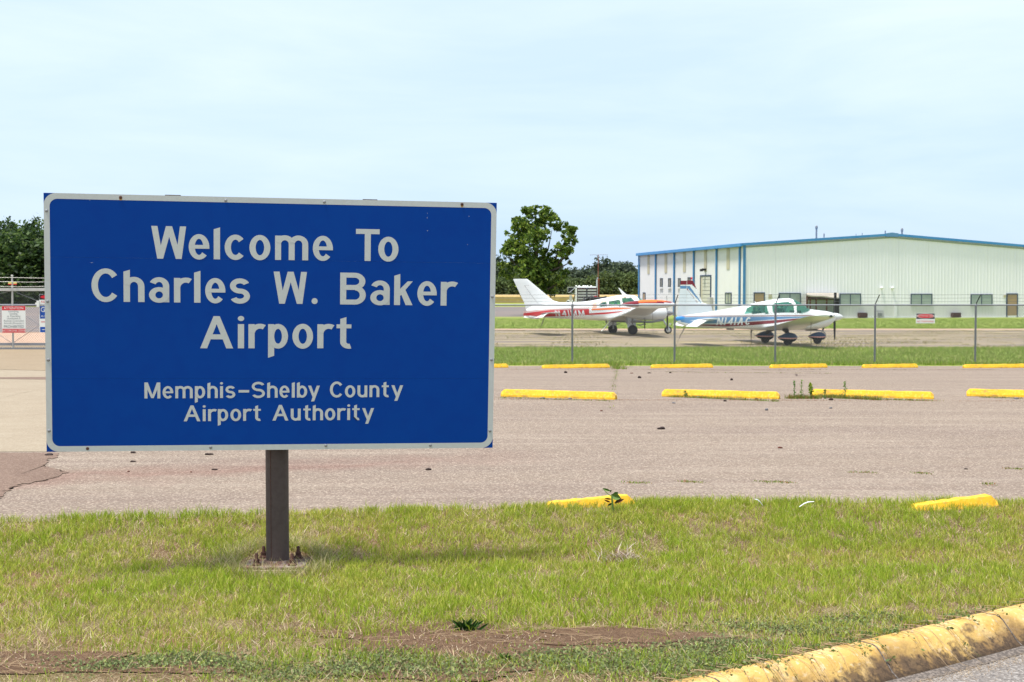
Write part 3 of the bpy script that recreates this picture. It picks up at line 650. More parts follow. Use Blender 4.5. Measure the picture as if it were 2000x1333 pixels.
# ------------------------------------------------------------------ clods and debris on the lot
def lump(name, w, h, m, key, label, loc, cat='clod', group=None):
    r_ = random.Random(key); bm = bmesh.new(); bmesh.ops.create_icosphere(bm, subdivisions=2, radius=.5)
    for v in bm.verts:
        k = 1+r_.uniform(-.14, .14)+.18*math.sin(v.co.x*7+key); v.co = Vector((v.co.x*w*k, v.co.y*w*.7*k, v.co.z*h*k))
    me = bpy.data.meshes.new(name); bm.to_mesh(me); bm.free(); me.materials.append(m)
    me.polygons.foreach_set('use_smooth', [True]*len(me.polygons))
    o = bpy.data.objects.new(name, me); COL.objects.link(o); o.location = loc+Vector((0, 0, h*.3)); o.rotation_euler = (0, 0, r_.uniform(-.5, .5))
    return props(o, label, cat, group)
CL = [(1291,836.5,14,6,0,'largest dark clod lying alone in the middle of the open car park'),
 (95,888.5,19,5,0,'wide flat dark clod below the lower left corner of the sign'),
 (260,884,11,4,0,'dark clod just under the lower edge of the sign, right of the wide flat one'),
 (260,901.5,10,3.5,0,'flat dark clod directly below the one touching the sign edge'),
 (408,887,13,4.5,0,'dark curled clod just under the sign left of its post'),
 (419,917,10,3.5,0,'dark clod furthest down on the asphalt left of the sign post'),
 (251,921,4.5,3,1,'small brown clod lowest on the asphalt beneath the sign'),
 (373,922.6,4.5,2.5,1,'small brown speck of a clod left of the dark clod near the post'),
 (837,917,13,4.5,0,'dark clod on the asphalt below the right half of the sign'),
 (1105,727,7,5,0,'dark clod in front of the first full wheel stop of the far row'),
 (1249,737,6,5.5,0,'round dark clod between the second and third far wheel stops'),
 (1234,729,5,2,1,'tiny clod beside the round dark clod in the far bay'),
 (1268,728.6,5.5,2.5,0,'small flat clod just below the left end of the third far wheel stop'),
 (1309,728.2,4.5,3,0,'small clod just below the middle of the third far wheel stop'),
 (1429,741.3,6,5,0,'dark clod alone in the far bay left of the tall weeds'),
 (1175,802.6,6,2.5,1,'reddish clod below the right end of the chipped wheel stop'),
 (1316,787,6,3.5,2,'grey stone below the left part of the second middle wheel stop'),
 (1416,782.8,5,4.5,0,'round clod right below the middle of the second middle wheel stop'),
 (1497,800,5,6,2,'grey stone standing on the lot below the tall weeds'),
 (1622,796.8,6.5,3.5,2,'grey flat stone on the lot below the third middle wheel stop'),
 (1623,780,10,5,0,'dark curved clod touching the front of the third middle wheel stop'),
 (1478,779.5,8,4,0,'dark clod at the foot of the second middle wheel stop near its right end'),
 (1524,874.4,8,4,1,'reddish brown clod alone on the right part of the lot'),
 (1887,916,6,3,0,'small dark clod near the grass at the far right'),
 (1985,778.5,8,3.5,2,'grey stone below the cut off wheel stop at the right edge'),
 (1059,777.5,10,3.5,2,'flat grey stone under the front of the chipped wheel stop, left one'),
 (1113,778.5,9,3,2,'flat grey stone under the front of the chipped wheel stop, right one'),
 (1365,775,13,3.5,2,'long grey stone under the front of the second middle wheel stop'),
 (1693,776.5,12,3.5,2,'long grey stone under the front of the third middle wheel stop')]
for i, (px, py, w, h, k, lab) in enumerate(CL):
    p = ghit(px, py+h*.4); s = p.y/2500
    lump('stone' if k == 2 else 'clod', w*s*1.15, max(h*s, .012), M[('clod', 'clodb', 'slate')[k]], i, lab, p, 'stone' if k == 2 else 'clod', 'clods and stones scattered on the car park')
# paper strips on the lawn
for px0, py0, px1, py1, lab in [(1474, 975, 1490, 988, 'short thin white paper strip on the grass, left of the other strip'), (1561, 990, 1590, 980, 'longer thin white paper strip on the grass, right of the other strip')]:
    a, b = at(px0, py0, 9.15), at(px1, py1, 9.2); mb = MB(); q = [a.lerp(b, t)+Vector((0, 0, .012*math.sin(t*3.1))) for t in (0, .3, .6, 1)]
    vs = []; 
    for i, p in enumerate(q): vs += [(p.x, p.y, p.z+.005*(1 if 0 < i < 3 else .3)), (p.x, p.y-.004, p.z-.002)]
    mb.add(vs, [(0, 1, 3, 2), (2, 3, 5, 4), (4, 5, 7, 6)]); o = mb.build('paper_strip', M['paper'])
    props(o, lab, 'litter', 'white paper strips on the lawn')

# ------------------------------------------------------------------ chain link fence
fence = empty('chain_link_fence', (-12, 41, -.3), 0, 'grey chain link fence with barbed wire strands in front of the aircraft', 'fence')
FI = Matrix.Translation(fence.location).inverted()
def fch(o, name=None): o.matrix_parent_inverse = FI; return o
FH = 1.79
def fy(x): return float(np.interp(x, [-12, -8, -.5, 30], [41.3, 40.6, 39.25, 38.8]))
def fz(x): return float(gz(x, fy(x)))
posts = [(px-1000)/2500*39.15 for px in (1118, 1318, 1514.3, 1708, 1903, 2098, 2293)]
x = posts[0]-3.07
while x > -12: posts.insert(0, x); x -= 3.07
for x in posts:
    y, z = fy(x), fz(x); pe = empty('post'); pe.parent = fence; pe.location = Vector((x, y, z))-fence.location
    mb = MB(); mb.tube([(0, 0, -.05), (0, 0, FH-.02)], .031, 12); mb.build('upright', M['galv'], pe, smooth=True)
    mb = MB(); mb.lathe([(FH-.06, .036), (FH+.02, .038), (FH+.035, .022)], axis='z', n=12); mb.build('cap', M['galv'], pe, smooth=True)
    mb = MB(); mb.box((.035, -.09, FH+.165), (.022, .022, .36), M=Matrix.Rotation(.55, 3, 'X')@Matrix.Rotation(.22, 3, 'Y')); mb.build('barb_arm', M['black'], pe)
    mb = MB()
    for k in range(5): mb.lathe([(.25+.34*k, .034), (.27+.34*k, .034)], axis='z', n=10)
    mb.build('tie_band', M['galv'], pe)
xs = np.arange(-12, 24.01, 1.0)
mb = MB(); mb.tube([(x, fy(x), fz(x)+FH) for x in xs], .024, 10); fch(mb.build('top_rail', M['galv'], fence, smooth=True))
rb = random.Random(3)
for k in range(3):
    t = (k+1)/3.0; pts = []
    for x in np.arange(-12, 24.01, .5): pts.append((x+.07*t, fy(x)-.17*t, fz(x)+FH+.02+.30*t-.012*abs(math.sin((x-posts[0])/3.07*math.pi))))
    mb = MB(); mb.tube(pts, .0035, 4)
    for x in np.arange(-12, 24, .13):
        c = Vector((x+.07*t, fy(x)-.17*t, fz(x)+FH+.02+.30*t)); d = Vector((rb.uniform(-.3, .3), rb.uniform(-1, 1), rb.uniform(-1, 1))).normalized()*.018
        mb.tube([c-d, c+d], .0018, 3, cap=False)
    fch(mb.build('barbed_wire', M['wire'], fence))
# fabric: two families of diagonal wires
PIT = .078; V = []; F = []
def wire_seg(p, q, r=.0033):
    p, q = Vector(p), Vector(q); d = (q-p).normalized(); u = d.cross(Vector((0, 1, 0))).normalized()*r; w = Vector((0, 1, 0))*r; k = len(V)
    for b in (p, q): V.extend([tuple(b+u), tuple(b-u*.5+w*.87), tuple(b-u*.5-w*.87)])
    F.extend([(k, k+1, k+4, k+3), (k+1, k+2, k+5, k+4), (k+2, k, k+3, k+5)])
H0, H1 = .04, FH-.01
n = int(36/PIT)
for i in range(-int(1.8/PIT)-2, n):
    for s in (1, -1):
        x0 = -12+i*PIT if s == 1 else -12+(i+24)*PIT
        # split in 3 along height to follow line
        hs = np.linspace(H0, H1, 4)
        for a, b in zip(hs[:-1], hs[1:]):
            xa, xb = x0+s*(a-H0)*.92, x0+s*(b-H0)*.92
            if min(xa, xb) < -12 or max(xa, xb) > 24: continue
            wire_seg((xa, fy(xa)-.036, fz(xa)+a), (xb, fy(xb)-.036, fz(xb)+b))
mb = MB(); mb.v = V; mb.f = F; mb.m = [0]*len(F); o = fch(mb.build('wire_mesh', M['wire'], fence)); o['kind'] = 'stuff'
mb = MB(); mb.tube([(x, fy(x)-.036, fz(x)+H0) for x in xs], .003, 4); fch(mb.build('tension_wire', M['wire'], fence))

def board(name, w, h, loc, label, cat='sign', thick=.006, m='plate', yaw=0):
    e = empty(name, loc, yaw, label, cat)
    mb = MB(); mb.b2((-w/2, 0, 0), (w/2, thick, h)); mb.build('plate', M[m], e, bevel=.001); return e
def rect_on(e, name, x0, z0, x1, z1, m, y=-.002):
    mb = MB(); mb.add([(x0, y, z0), (x1, y, z0), (x1, y, z1), (x0, y, z1)], [(0, 1, 2, 3)]); return mb.build(name, m, e)
def words(e, body, size, x, z, m, y=-.004, xs=1.0):
    return props(text_mesh(body, size, 'lettering', m, e, Matrix.Translation((x, y, z))@FACE, xscale=xs), kind='stuff')
# restricted area sign: pixel box 1788.5..1825.5 x 612..632.5
p0, p1 = at(1788.5, 632, 38.95), at(1825.8, 612, 38.95)
w, h = p1.x-p0.x, p1.z-p0.z
e = board('restricted_sign', w, h, ((p0.x+p1.x)/2, 38.93, p0.z), 'small black, red and white restricted area sign hung on the chain link fence')
rect_on(e, 'black_field', -w/2+.012, h*.44, w/2-.012, h-.01, M['signblack'])
mb = MB(); q = [(.47*w*math.cos(a), -.003, h*.715+h*.225*math.sin(a)) for a in np.linspace(0, 2*math.pi, 33)[:-1]]; mb.add(q, [tuple(range(32))]); mb.build('white_oval', M['plate'], e)
mb = MB(); q = [(.45*w*math.cos(a), -.0038, h*.715+h*.195*math.sin(a)) for a in np.linspace(0, 2*math.pi, 33)[:-1]]; mb.add(q, [tuple(range(32))]); mb.build('red_oval', M['signred'], e)
words(e, 'RESTRICTED AREA', .062, 0, h*.655, M['plate'], -.005)
words(e, 'NO TRESPASSING', .066, 0, h*.12, M['signred'], -.005)

# ------------------------------------------------------------------ rolling gate at the left
GY = 42.0
gate = empty('rolling_gate', (-17, GY, float(gz(-17, GY))), 0, 'grey metal rolling gate with barbed wire behind the left edge of the sign', 'gate')
gl = gate.location
def gp(px, py, dy=0): return at(px, py, GY+dy)-gl
x0, x1 = -23-gl.x, -9.5-gl.x
zt, zb = gp(24, 566).z, gp(24, 681).z
mb = MB(); mb.b2((x0, -.05, zt-.05), (x1, .05, zt+.05)); mb.build('top_beam', M['galvlight'], gate, bevel=.008)
mb = MB(); mb.b2((x0, -.03, zb-.03), (x1, .03, zb+.03)); mb.build('bottom_rail', M['galv'], gate, bevel=.006)
z = gp(24, 672).z; mb = MB(); mb.b2((x0, -.025, z-.05), (x1, .025, z+.03)); mb.build('lower_rail', M['galv'], gate)
z = gp(24, 596).z; mb = MB(); mb.tube([(x0, 0, z), (x1, 0, z)], .028, 8); mb.build('middle_rail', M['galv'], gate)
for px in (-190, -83, 24, 131, 238, 345):
    q = gp(px, 566); r = .03
    mb = MB(); mb.tube([(q.x, .0, zb), (q.x, .0, gp(px, 540).z)], r, 10); mb.lathe([(gp(px, 540).z, .04), (gp(px, 540).z+.03, .042), (gp(px, 540).z+.045, .02)], axis='z', n=10, c=(q.x, 0, 0)); mb.build('upright', M['galvlight'] if px == 24 else M['galv'], gate, smooth=True)
for k, z in enumerate((543, 551, 560)):
    zz = gp(24, z).z; mb = MB(); mb.tube([(x, -.03, zz+.01*math.sin(x*3+k)) for x in np.arange(x0, x1, .4)], .006, 4)
    for x in np.arange(x0, x1, .13): mb.tube([(x, -.03, zz-.02), (x+.01, -.05, zz+.02)], .003, 3, cap=False)
    mb.build('barbed_wire', M['galvlight'], gate)
for a, b in (((-83, 671), (24, 600)), ((24, 600), (131, 671)), ((24, 671), (131, 600)), ((-83, 600), (24, 671)), ((-83, 595), (24, 568)), ((24, 568), (131, 612))):
    mb = MB(); mb.tube([gp(*a), gp(*b)], .008, 6); mb.build('brace', M['galv'], gate)
V = []; F = []
zz0, zz1 = zb, zt; hh = zz1-zz0
for i in range(-28, int((x1-x0)/PIT)):
    for s in (1, -1):
        xa = x0+i*PIT if s == 1 else x0+(i+28)*PIT; xb = xa+s*hh*.92
        if min(xa, xb) < x0 or max(xa, xb) > x1: continue
        wire_seg((xa, .04, zz0), (xb, .04, zz1))
mb = MB(); mb.v = V; mb.f = F; mb.m = [0]*len(F); mb.build('wire_mesh', M['wire'], gate)['kind'] = 'stuff'
# reflectors on the gate post
for px, py in ((19.5, 554), (29.5, 554)):
    q = at(px, py, GY-.08); e = empty('reflector'); e.parent = gate; e.location = q-gl
    mb = MB(); mb.b2((-.055, -.012, -.008), (.055, .0, .045)); mb.build('yellow_lens', M['tyellow'], e)
    mb = MB(); mb.b2((-.055, -.012, -.045), (.055, .0, -.0085)); mb.build('red_lens', M['signred'], e)
# attention sign 4.5..49.5 x 597.5..650.5
p0, p1 = at(4.5, 650.5, GY-.08), at(49.8, 597.8, GY-.08); w, h = p1.x-p0.x, p1.z-p0.z
e = board('attention_sign', w, h, ((p0.x+p1.x)/2, GY-.09, p0.z), 'white notice with red bands headed ATTENTION on the rolling gate')
rect_on(e, 'red_band', -w/2+.006, h*.835, w/2-.006, h-.006, M['signred']); rect_on(e, 'red_band', -w/2+.006, .006, w/2-.006, h*.15, M['signred'])
words(e, 'ATTENTION', .115, 0, h*.872, M['plate'])
for i, s in enumerate(['Launching,', 'Landing,', 'or Operating', 'Unmanned or', 'Remote Controlled', 'Aircraft (Drones) is']): words(e, s, .082, 0, h*(.765-.0875*i), M['signtext'])
words(e, 'PROHIBITED', .125, 0, h*.185, M['signtext'], xs=.95)
words(e, 'NO DRONE ZONE', .10, 0, h*.045, M['plate'], xs=.93)
# blue sign and small restricted sign partly behind the welcome sign
p0, p1 = at(77.5, 650, GY-.1), at(124, 597.5, GY-.1); w, h = p1.x-p0.x, p1.z-p0.z
e = board('blue_notice', w, h, ((p0.x+p1.x)/2, GY-.11, p0.z), 'blue and white gate notice starting with a G, cut off by the welcome sign')
rect_on(e, 'blue_field', -w/2+.02, h*.52, w/2-.02, h-.012, M['signblue2']); rect_on(e, 'blue_field', -w/2+.02, .012, w/2-.02, h*.21, M['signblue2'])
words(e, 'G', .22, -w/2+.12, h*.77, M['plate']); words(e, 'AUT', .085, -w/2+.14, h*.58, M['plate'])
rect_on(e, 'red_line', -w/2+.05, h*.385, w/2-.06, h*.41, M['signred']); rect_on(e, 'white_line', -w/2+.08, h*.10, w/2-.1, h*.12, M['plate'], -.004)
p0, p1 = at(77, 594.5, GY-.1), at(106, 575, GY-.1); w, h = p1.x-p0.x, p1.z-p0.z
e = board('danger_notice', w, h, ((p0.x+p1.x)/2, GY-.11, p0.z), 'small black, red and white notice above the blue gate notice')
rect_on(e, 'black_field', -w/2+.006, h*.45, w/2-.006, h-.006, M['signblack'])
mb = MB(); q = [(.42*w*math.cos(a), -.003, h*.72+h*.17*math.sin(a)) for a in np.linspace(0, 2*math.pi, 25)[:-1]]; mb.add(q, [tuple(range(24))]); mb.build('red_oval', M['signred'], e)
words(e, 'NO', .11, -w*.2, h*.12, M['signred'])
# gate operator box, pale, between post and notice
q = at(75, 594, GY-.12); e = empty('gate_lock_box', q, 0, 'small pale lock box fixed to the gate beside the notices', 'lock box')
mb = MB(); mb.b2((-.05, -.04, -.1), (.04, .04, .1)); mb.build('case', M['plate'], e, bevel=.006); mb = MB(); mb.b2((-.1, -.02, -.01), (-.0505, .02, .04)); mb.build('latch', M['plate'], e)
# ------------------------------------------------------------------ hangar
TH = math.radians(12)
HX, HY, HZ = 18.8, 104.0, -.6
hang = empty('hangar', (HX, HY, HZ), TH, 'long pale green metal hangar with blue roof trim behind the aircraft', 'building')
gd = np.array([math.cos(TH), math.sin(TH), 0]); sdv = np.array([-math.sin(TH), math.cos(TH), 0]); HO = np.array([HX, HY, HZ])
def hg(px, py):   # gable plane -> (u, z) local
    d = ray(px, py); n = sdv; k = ((HO-np.array([0, 0, CAMZ]))@n)/(d@n); q = np.array([0, 0, CAMZ])+d*k-HO; return q@gd, q[2]
def hs(px, py):   # side wall plane -> (v, z)
    d = ray(px, py); n = gd; k = ((HO-np.array([0, 0, CAMZ]))@n)/(d@n); q = np.array([0, 0, CAMZ])+d*k-HO; return q@sdv, q[2]
UL, VL = 26.6, 27.6; UA = 13.0
EH = hg(1456, 479.5)[1]; AH = hg(1732, 461)[1]; ER = AH-(AH-EH)*(UL-UA)/UA
def roof_z(u): return EH+(AH-EH)*u/UA if u < UA else AH-(AH-EH)*(u-UA)/UA
# corrugated cladding: real ribs
def ribbed(a0, a1, zf0, zf1, tfun, mb, pitch=.305, rib=.045, dep=.035):
    """wall strip from a0..a1, zf0(a),zf1(a); tfun(a, d, z) -> local xyz"""
    pts = []; a = a0
    while a < a1-1e-6:
        b = min(a+pitch, a1); 
        pts += [(a, 0)]
        if b-a > .2: pts += [(a+pitch-rib*2.2, 0), (a+pitch-rib*1.6, dep), (a+pitch-rib*.6, dep)]
        a = b
    pts.append((a1, 0))
    k = len(mb.v); n = len(pts)
    vs = [tfun(q, d, zf0(q)) for q, d in pts]+[tfun(q, d, zf1(q)) for q, d in pts]
    mb.add(vs, [(i, i+1, n+i+1, n+i) for i in range(n-1)])
G = lambda u, d, z: (u, -d, z)
S = lambda v, d, z: (-d, v, z)
ZW = hg(1700, 597)[1]   # wainscot change of colour
# gable wall panels: sheets with visible joints (each sheet a part)
us = [.0]+[2.74*i for i in range(1, 10)]+[UL]
for a, b in zip(us[:-1], us[1:]):
    mb = MB(); ribbed(a, b-.006, lambda u: ZW, lambda u: roof_z(u), G, mb, dep=.016); mb.build('wall_panel', M['hwall'], hang)
    mb = MB(); ribbed(a, b-.006, lambda u: .0, lambda u: ZW-.01, G, mb, dep=.012); mb.build('wainscot_panel', M['hwallw'], hang)
# solid core behind the sheets, back and far walls
core = MB(); core.add([(.05, .06, 0), (UL-.05, .06, 0), (UL-.05, .06, ER-.05), (UA, .06, AH-.05), (.05, .06, EH-.05)]+[(.05, VL-.05, 0), (UL-.05, VL-.05, 0), (UL-.05, VL-.05, ER-.05), (UA, VL-.05, AH-.05), (.05, VL-.05, EH-.05)],
    [(0, 1, 2, 3, 4), (9, 8, 7, 6, 5), (0, 4, 9, 5), (1, 6, 7, 2), (3, 2, 7, 8), (4, 3, 8, 9)]); core.build('structure_core', M['hwall'], hang)
# side wall: ribbed sheets between blue downspout columns
cols = [1250.8, 1282, 1318.2, 1356.6, 1401, 1446.5]
cv = [hs(px, 550)[0] for px in cols]; cv[0] = VL
cb = sorted(cv)
edges = [.30]+cb
for a, b in zip(edges[:-1], edges[1:]):
    mb = MB(); ribbed(a, b-.006, lambda v: 0., lambda v: EH, S, mb, dep=.016); mb.build('wall_panel', M['hwallw'], hang)
mb = MB(); mb.b2((-.05, .0, 0), (0.0, .29, EH)); mb.build('corner_panel', M['hwallw'], hang)
for v in cb:
    mb = MB(); w = .11; mb.b2((-.16, v-w, 0), (-.045, v+w, EH)); mb.build('downspout', M['hblue'], hang, bevel=.015)
# corner trim on gable
ua, ub = hg(1450.5, 550)[0], hg(1455.6, 550)[0]
mb = MB(); mb.b2((max(ua, -.10), -.09, 0), (ub, -.04, EH)); mb.build('corner_trim', M['hblue'], hang)
# roof: two pitched slabs + blue rake/eave trims + ridge cap
ov = .25; t_ = .10
mb = MB()
def slab(u0, z0, u1, z1, v0, v1, th, mi=0):
    mb.add([(u0, v0, z0), (u1, v0, z1), (u1, v1, z1), (u0, v1, z0), (u0, v0, z0+th), (u1, v0, z1+th), (u1, v1, z1+th), (u0, v1, z0+th)], [(3, 2, 1, 0), (4, 5, 6, 7), (0, 1, 5, 4), (1, 2, 6, 5), (2, 3, 7, 6), (3, 0, 4, 7)], mi)
slab(-.2, EH-.014, UA, AH+.002, -.1, VL+.2, .12); mb.build('roof_slope', M['hroof'], hang)
mb = MB(); slab(UA+.001, AH+.002, UL+.2, ER-.014, -.1, VL+.2, .12); mb.build('roof_slope', M['hroof'], hang)
mb = MB(); slab(-.28, EH-.04, UA-.55, roof_z(UA-.55)-.0, -.22, -.101, .20); mb.build('rake_trim', M['hroof'], hang)
mb = MB(); slab(UA+.55, roof_z(UA+.55)-.0, UL+.2, ER-.03, -.22, -.101, .20); mb.build('rake_trim', M['hroof'], hang)
mb = MB(); mb.add([(UA-.55, -.24, roof_z(UA-.55)-.05), (UA+.55, -.24, roof_z(UA+.55)-.05), (UA+.55, -.24, roof_z(UA+.55)+.24), (UA, -.24, AH+.27), (UA-.55, -.24, roof_z(UA-.55)+.24)]+[(UA-.55, -.09, roof_z(UA-.55)-.05), (UA+.55, -.09, roof_z(UA+.55)-.05), (UA+.55, -.09, roof_z(UA+.55)+.24), (UA, -.09, AH+.27), (UA-.55, -.09, roof_z(UA-.55)+.24)],
    [(0, 1, 2, 3, 4), (9, 8, 7, 6, 5), (0, 5, 6, 1), (1, 6, 7, 2), (2, 7, 8, 3), (3, 8, 9, 4), (4, 9, 5, 0)]); mb.build('ridge_cap', M['pblue'], hang)
mb = MB(); mb.b2((-.38, -.25, EH-.12), (-.201, VL+.2, EH+.16)); mb.build('eave_gutter', M['hroof'], hang, bevel=.03)
mb = MB(); slab(-.02, EH-.2, UA, AH-.18, -.075, -.04, .10); slab(UA, AH-.18, UL, ER-.19, -.075, -.04, .10); mb.build('soffit_shade_line', M['shadeinside'], hang)  # strip whose darker colour paints the shade under the roof edge
# roof vents
def vent(px, py, h, r, v=4.0, name='roof_vent', cap=True):
    d = ray(px, py); o = np.array([0, 0, CAMZ]); P0 = HO+sdv*v; k = ((P0-o)@sdv)/(d@sdv); q = o+d*k-HO; u = q@gd; zr = roof_z(u)+.1
    zt = max(zr+.15, q[2]); mb = MB(); mb.tube([(u, v, zr-.1), (u, v, zt)], r, 10)
    if cap: mb.lathe([(zt-.28, r*1.25), (zt-.12, r*1.6), (zt-.04, r*1.2)], axis='z', n=12, c=(u, v, 0)); mb.lathe([(zt-.02, r*1.3), (zt+.05, r*.5)], axis='z', n=12, c=(u, v, 0))
    mb.build(name, M['galv'], hang, smooth=True)
vent(1594.7, 441.5, 0, .075, 6); vent(1609.5, 456.5, 0, .04, 6); vent(1761.8, 446.5, 0, .075, 5); vent(1684, 455.5, 0, .03, 9, cap=False); vent(1672, 457, 0, .025, 9, cap=False); vent(1729, 451, 0, .05, 2, cap=False)
vent(1305, 489.5, 0, .035, 24.8, cap=False)
# openings on the gable
def g_rect(px0, py0, px1, py1):
    u0, z1 = hg(px0, py0); u1, z0 = hg(px1, py1); return u0, z0, u1, z1
def window(rectf, face, px0, py0, px1, py1, name='window', split=True, fr=.07, glass='hglass', sill=False, out_=.05):
    a0, z1 = rectf(px0, py0); a1, z0 = rectf(px1, py1); a0, a1 = min(a0, a1), max(a0, a1)
    w = empty(name); w.parent = hang
    def bx(nm, x0, zz0, x1, zz1, d0, d1, m):
        P = [face(x, d, z) for x in (x0, x1) for d in (d0, d1) for z in (zz0, zz1)]
        lo_ = [min(p[i] for p in P) for i in range(3)]; hi_ = [max(p[i] for p in P) for i in range(3)]
        mb = MB(); mb.b2(lo_, hi_); o = mb.build(nm, m, w); return o
    f = M['hframe']
    bx('frame', a0, z1-fr, a1, z1, .0, out_+.03, f); bx('frame', a0, z0, a1, z0+fr*.7, .0, out_+.03, f)
    bx('frame', a0, z0+fr*.7, a0+fr, z1-fr, .0, out_+.028, f); bx('frame', a1-fr, z0+fr*.7, a1, z1-fr, .0, out_+.028, f)
    if split:
        m_ = (a0+a1)/2; bx('mullion', m_-fr*.45, z0+fr*.7, m_+fr*.45, z1-fr, .0, out_+.02, f)
        bx('pane', a0+fr, z0+fr*.7, m_-fr*.45, z1-fr, .036, out_-.003, M[glass]); bx('pane', m_+fr*.45, z0+fr*.7, a1-fr, z1-fr, .036, out_-.006, M[glass])
    else: bx('pane', a0+fr, z0+fr*.7, a1-fr, z1-fr, .036, out_-.003, M[glass])
    if sill: bx('sill', a0-.12, z0-.16, a1+.12, z0-.01, .0, out_+.07, M['hwallw'])
    return w
for r in [(1521, 572.6, 1563.5, 597), (1639.6, 573.7, 1681, 597), (1778.2, 574.2, 1820, 597.2), (1895.5, 575, 1937.5, 597.4)]: window(hg, G, *r)
def door(rectf, face, px0, py0, px1, m='hdoor', z0=.02):
    a0, z1 = rectf(px0, py0); a1, _ = rectf(px1, py0); a0, a1 = min(a0, a1), max(a0, a1)
    w = empty('door'); w.parent = hang
    def bx(nm, x0, zz0, x1, zz1, d0, d1, mm):
        P = [face(x, d, z) for x in (x0, x1) for d in (d0, d1) for z in (zz0, zz1)]
        mb = MB(); mb.b2([min(p[i] for p in P) for i in range(3)], [max(p[i] for p in P) for i in range(3)]); return mb.build(nm, mm, w)
    bx('leaf', a0+.08, z0, a1-.08, z1-.09, 0, .05, M[m]); bx('frame', a0, z0, a0+.08, z1, 0, .075, M['hframe']); bx('frame', a1-.08, z0, a1, z1, 0, .075, M['hframe']); bx('frame', a0+.08, z1-.09, a1-.08, z1, 0, .073, M['hframe'])
    bx('handle', a1-.22, z0+.95, a1-.14, z0+1.03, .05, .11, M['chrome'])
door(hg, G, 1471.5, 571.5, 1493.3); door(hg, G, 1965.5, 573.5, 1987.3)
# side wall features
for px in (1290, 1306, 1325.2): window(hs, S, px+.2, 543.8, px+4.7, 561, split=False, fr=.05, glass='hglassd', sill=True)
window(hs, S, 1344.3, 542, 1349.2, 560, split=False, fr=.05, glass='hglassd', sill=True)
window(hs, S, 1417.4, 571.8, 1429.2, 594)
door(hs, S, 1256.5, 571.6, 1261.2)
for px0, px1, y1 in ((1265, 1269.2, 535.3), (1298.7, 1303, 533.3), (1335, 1339.6, 531.6), (1375.6, 1380.6, 530), (1420, 1425.6, 526.5)):
    a0 = hs(px0, 520)[0]; a1, z0 = hs(px1, y1); a0, a1 = min(a0, a1), max(a0, a1)
    mb = MB(); ribbed(a0, a1, lambda v: z0, lambda v: EH-.1, S, mb, pitch=.22, rib=.03, dep=.02)
    for i, q in enumerate(mb.v): mb.v[i] = (q[0]-.036, q[1], q[2])
    mb.build('skylight_panel', M['hbeige'], hang)
# roll-up door, recessed look: frame, slats
a0, z1 = hs(1369, 538); a1, _ = hs(1389.6, 538); a0, a1 = min(a0, a1), max(a0, a1)
rd = empty('roller_door'); rd.parent = hang
mb = MB(); mb.b2((-.09, a0, 0), (-.0, a0+.10, z1)); mb.b2((-.09, a1-.10, 0), (-.0, a1, z1)); mb.b2((-.09, a0+.1, z1-.12), (-.0, a1-.1, z1)); mb.build('frame', M['hframe'], rd)
ad_ = hs(1373.5, 538)[0]
mb = MB(); mb.b2((-.05, ad_, 0), (-.0, a1-.1, z1-.12)); mb.build('side_panel', M['hbeige'], rd)
z = 0.02
while z < z1-.13:
    mb = MB(); mb.b2((-.065, a0+.1, z), (-.0, ad_-.005, min(z+.30, z1-.125))); mb.build('slat', M['rollup'], rd, bevel=.02); z += .325
q, zz = hs(1391.2, 589); mb = MB(); mb.b2((-.35, q-.3, 0), (-.04, q+.3, hs(1391, 581)[1])); mb.build('utility_box', M['galvlight'], hang, bevel=.03)
# wall lamps
q, zz = hs(1378.8, 527); mb = MB(); mb.b2((-.35, q-.15, zz-.1), (-.03, q+.15, zz+.1)); mb.b2((-.5, q-.2, zz-.16), (-.35, q+.2, zz+.05)); mb.build('wall_lamp', M['black'], hang)
for px, py in ((1721, 563), (1742, 563)):
    u, zz = hg(px, py); mb = MB(); mb.lathe([(-.26, .03), (-.22, .10), (-.10, .11), (-.0, .06)], axis='y', n=12, c=(u, 0, zz)); mb.build('flood_lamp', M['plate'], hang, smooth=True)
u, zz = hg(1504, 579); mb = MB(); mb.b2((u-.13, -.15, zz-.17), (u+.13, -.0, zz+.17)); mb.build('meter_box', M['hbeige'], hang, bevel=.02)
u, zz = hg(1962, 578.5); mb = MB(); mb.b2((u-.1, -.12, zz-.1), (u+.1, -.0, zz+.1)); mb.build('wall_lamp', M['hbeige'], hang, bevel=.02)
# brown air conditioner grilles
for px0, px1 in ((1674.4, 1690), (1856, 1872)):
    u0, z1 = hg(px0, 611); u1, z0 = hg(px1, 624); a = empty('air_conditioner'); a.parent = hang
    mb = MB(); mb.b2((u0, -.42, max(z0, .05)), (u1, -.04, z1)); mb.build('case', M['acbrown'], a, bevel=.02)
    for i in range(5):
        x = u0+.06+(u1-u0-.14)*i/4.6; mb = MB(); mb.b2((x, -.45, max(z0, .05)+.05), (x+.03, -.421, z1-.05)); mb.build('louvre', M['darkrust'], a)
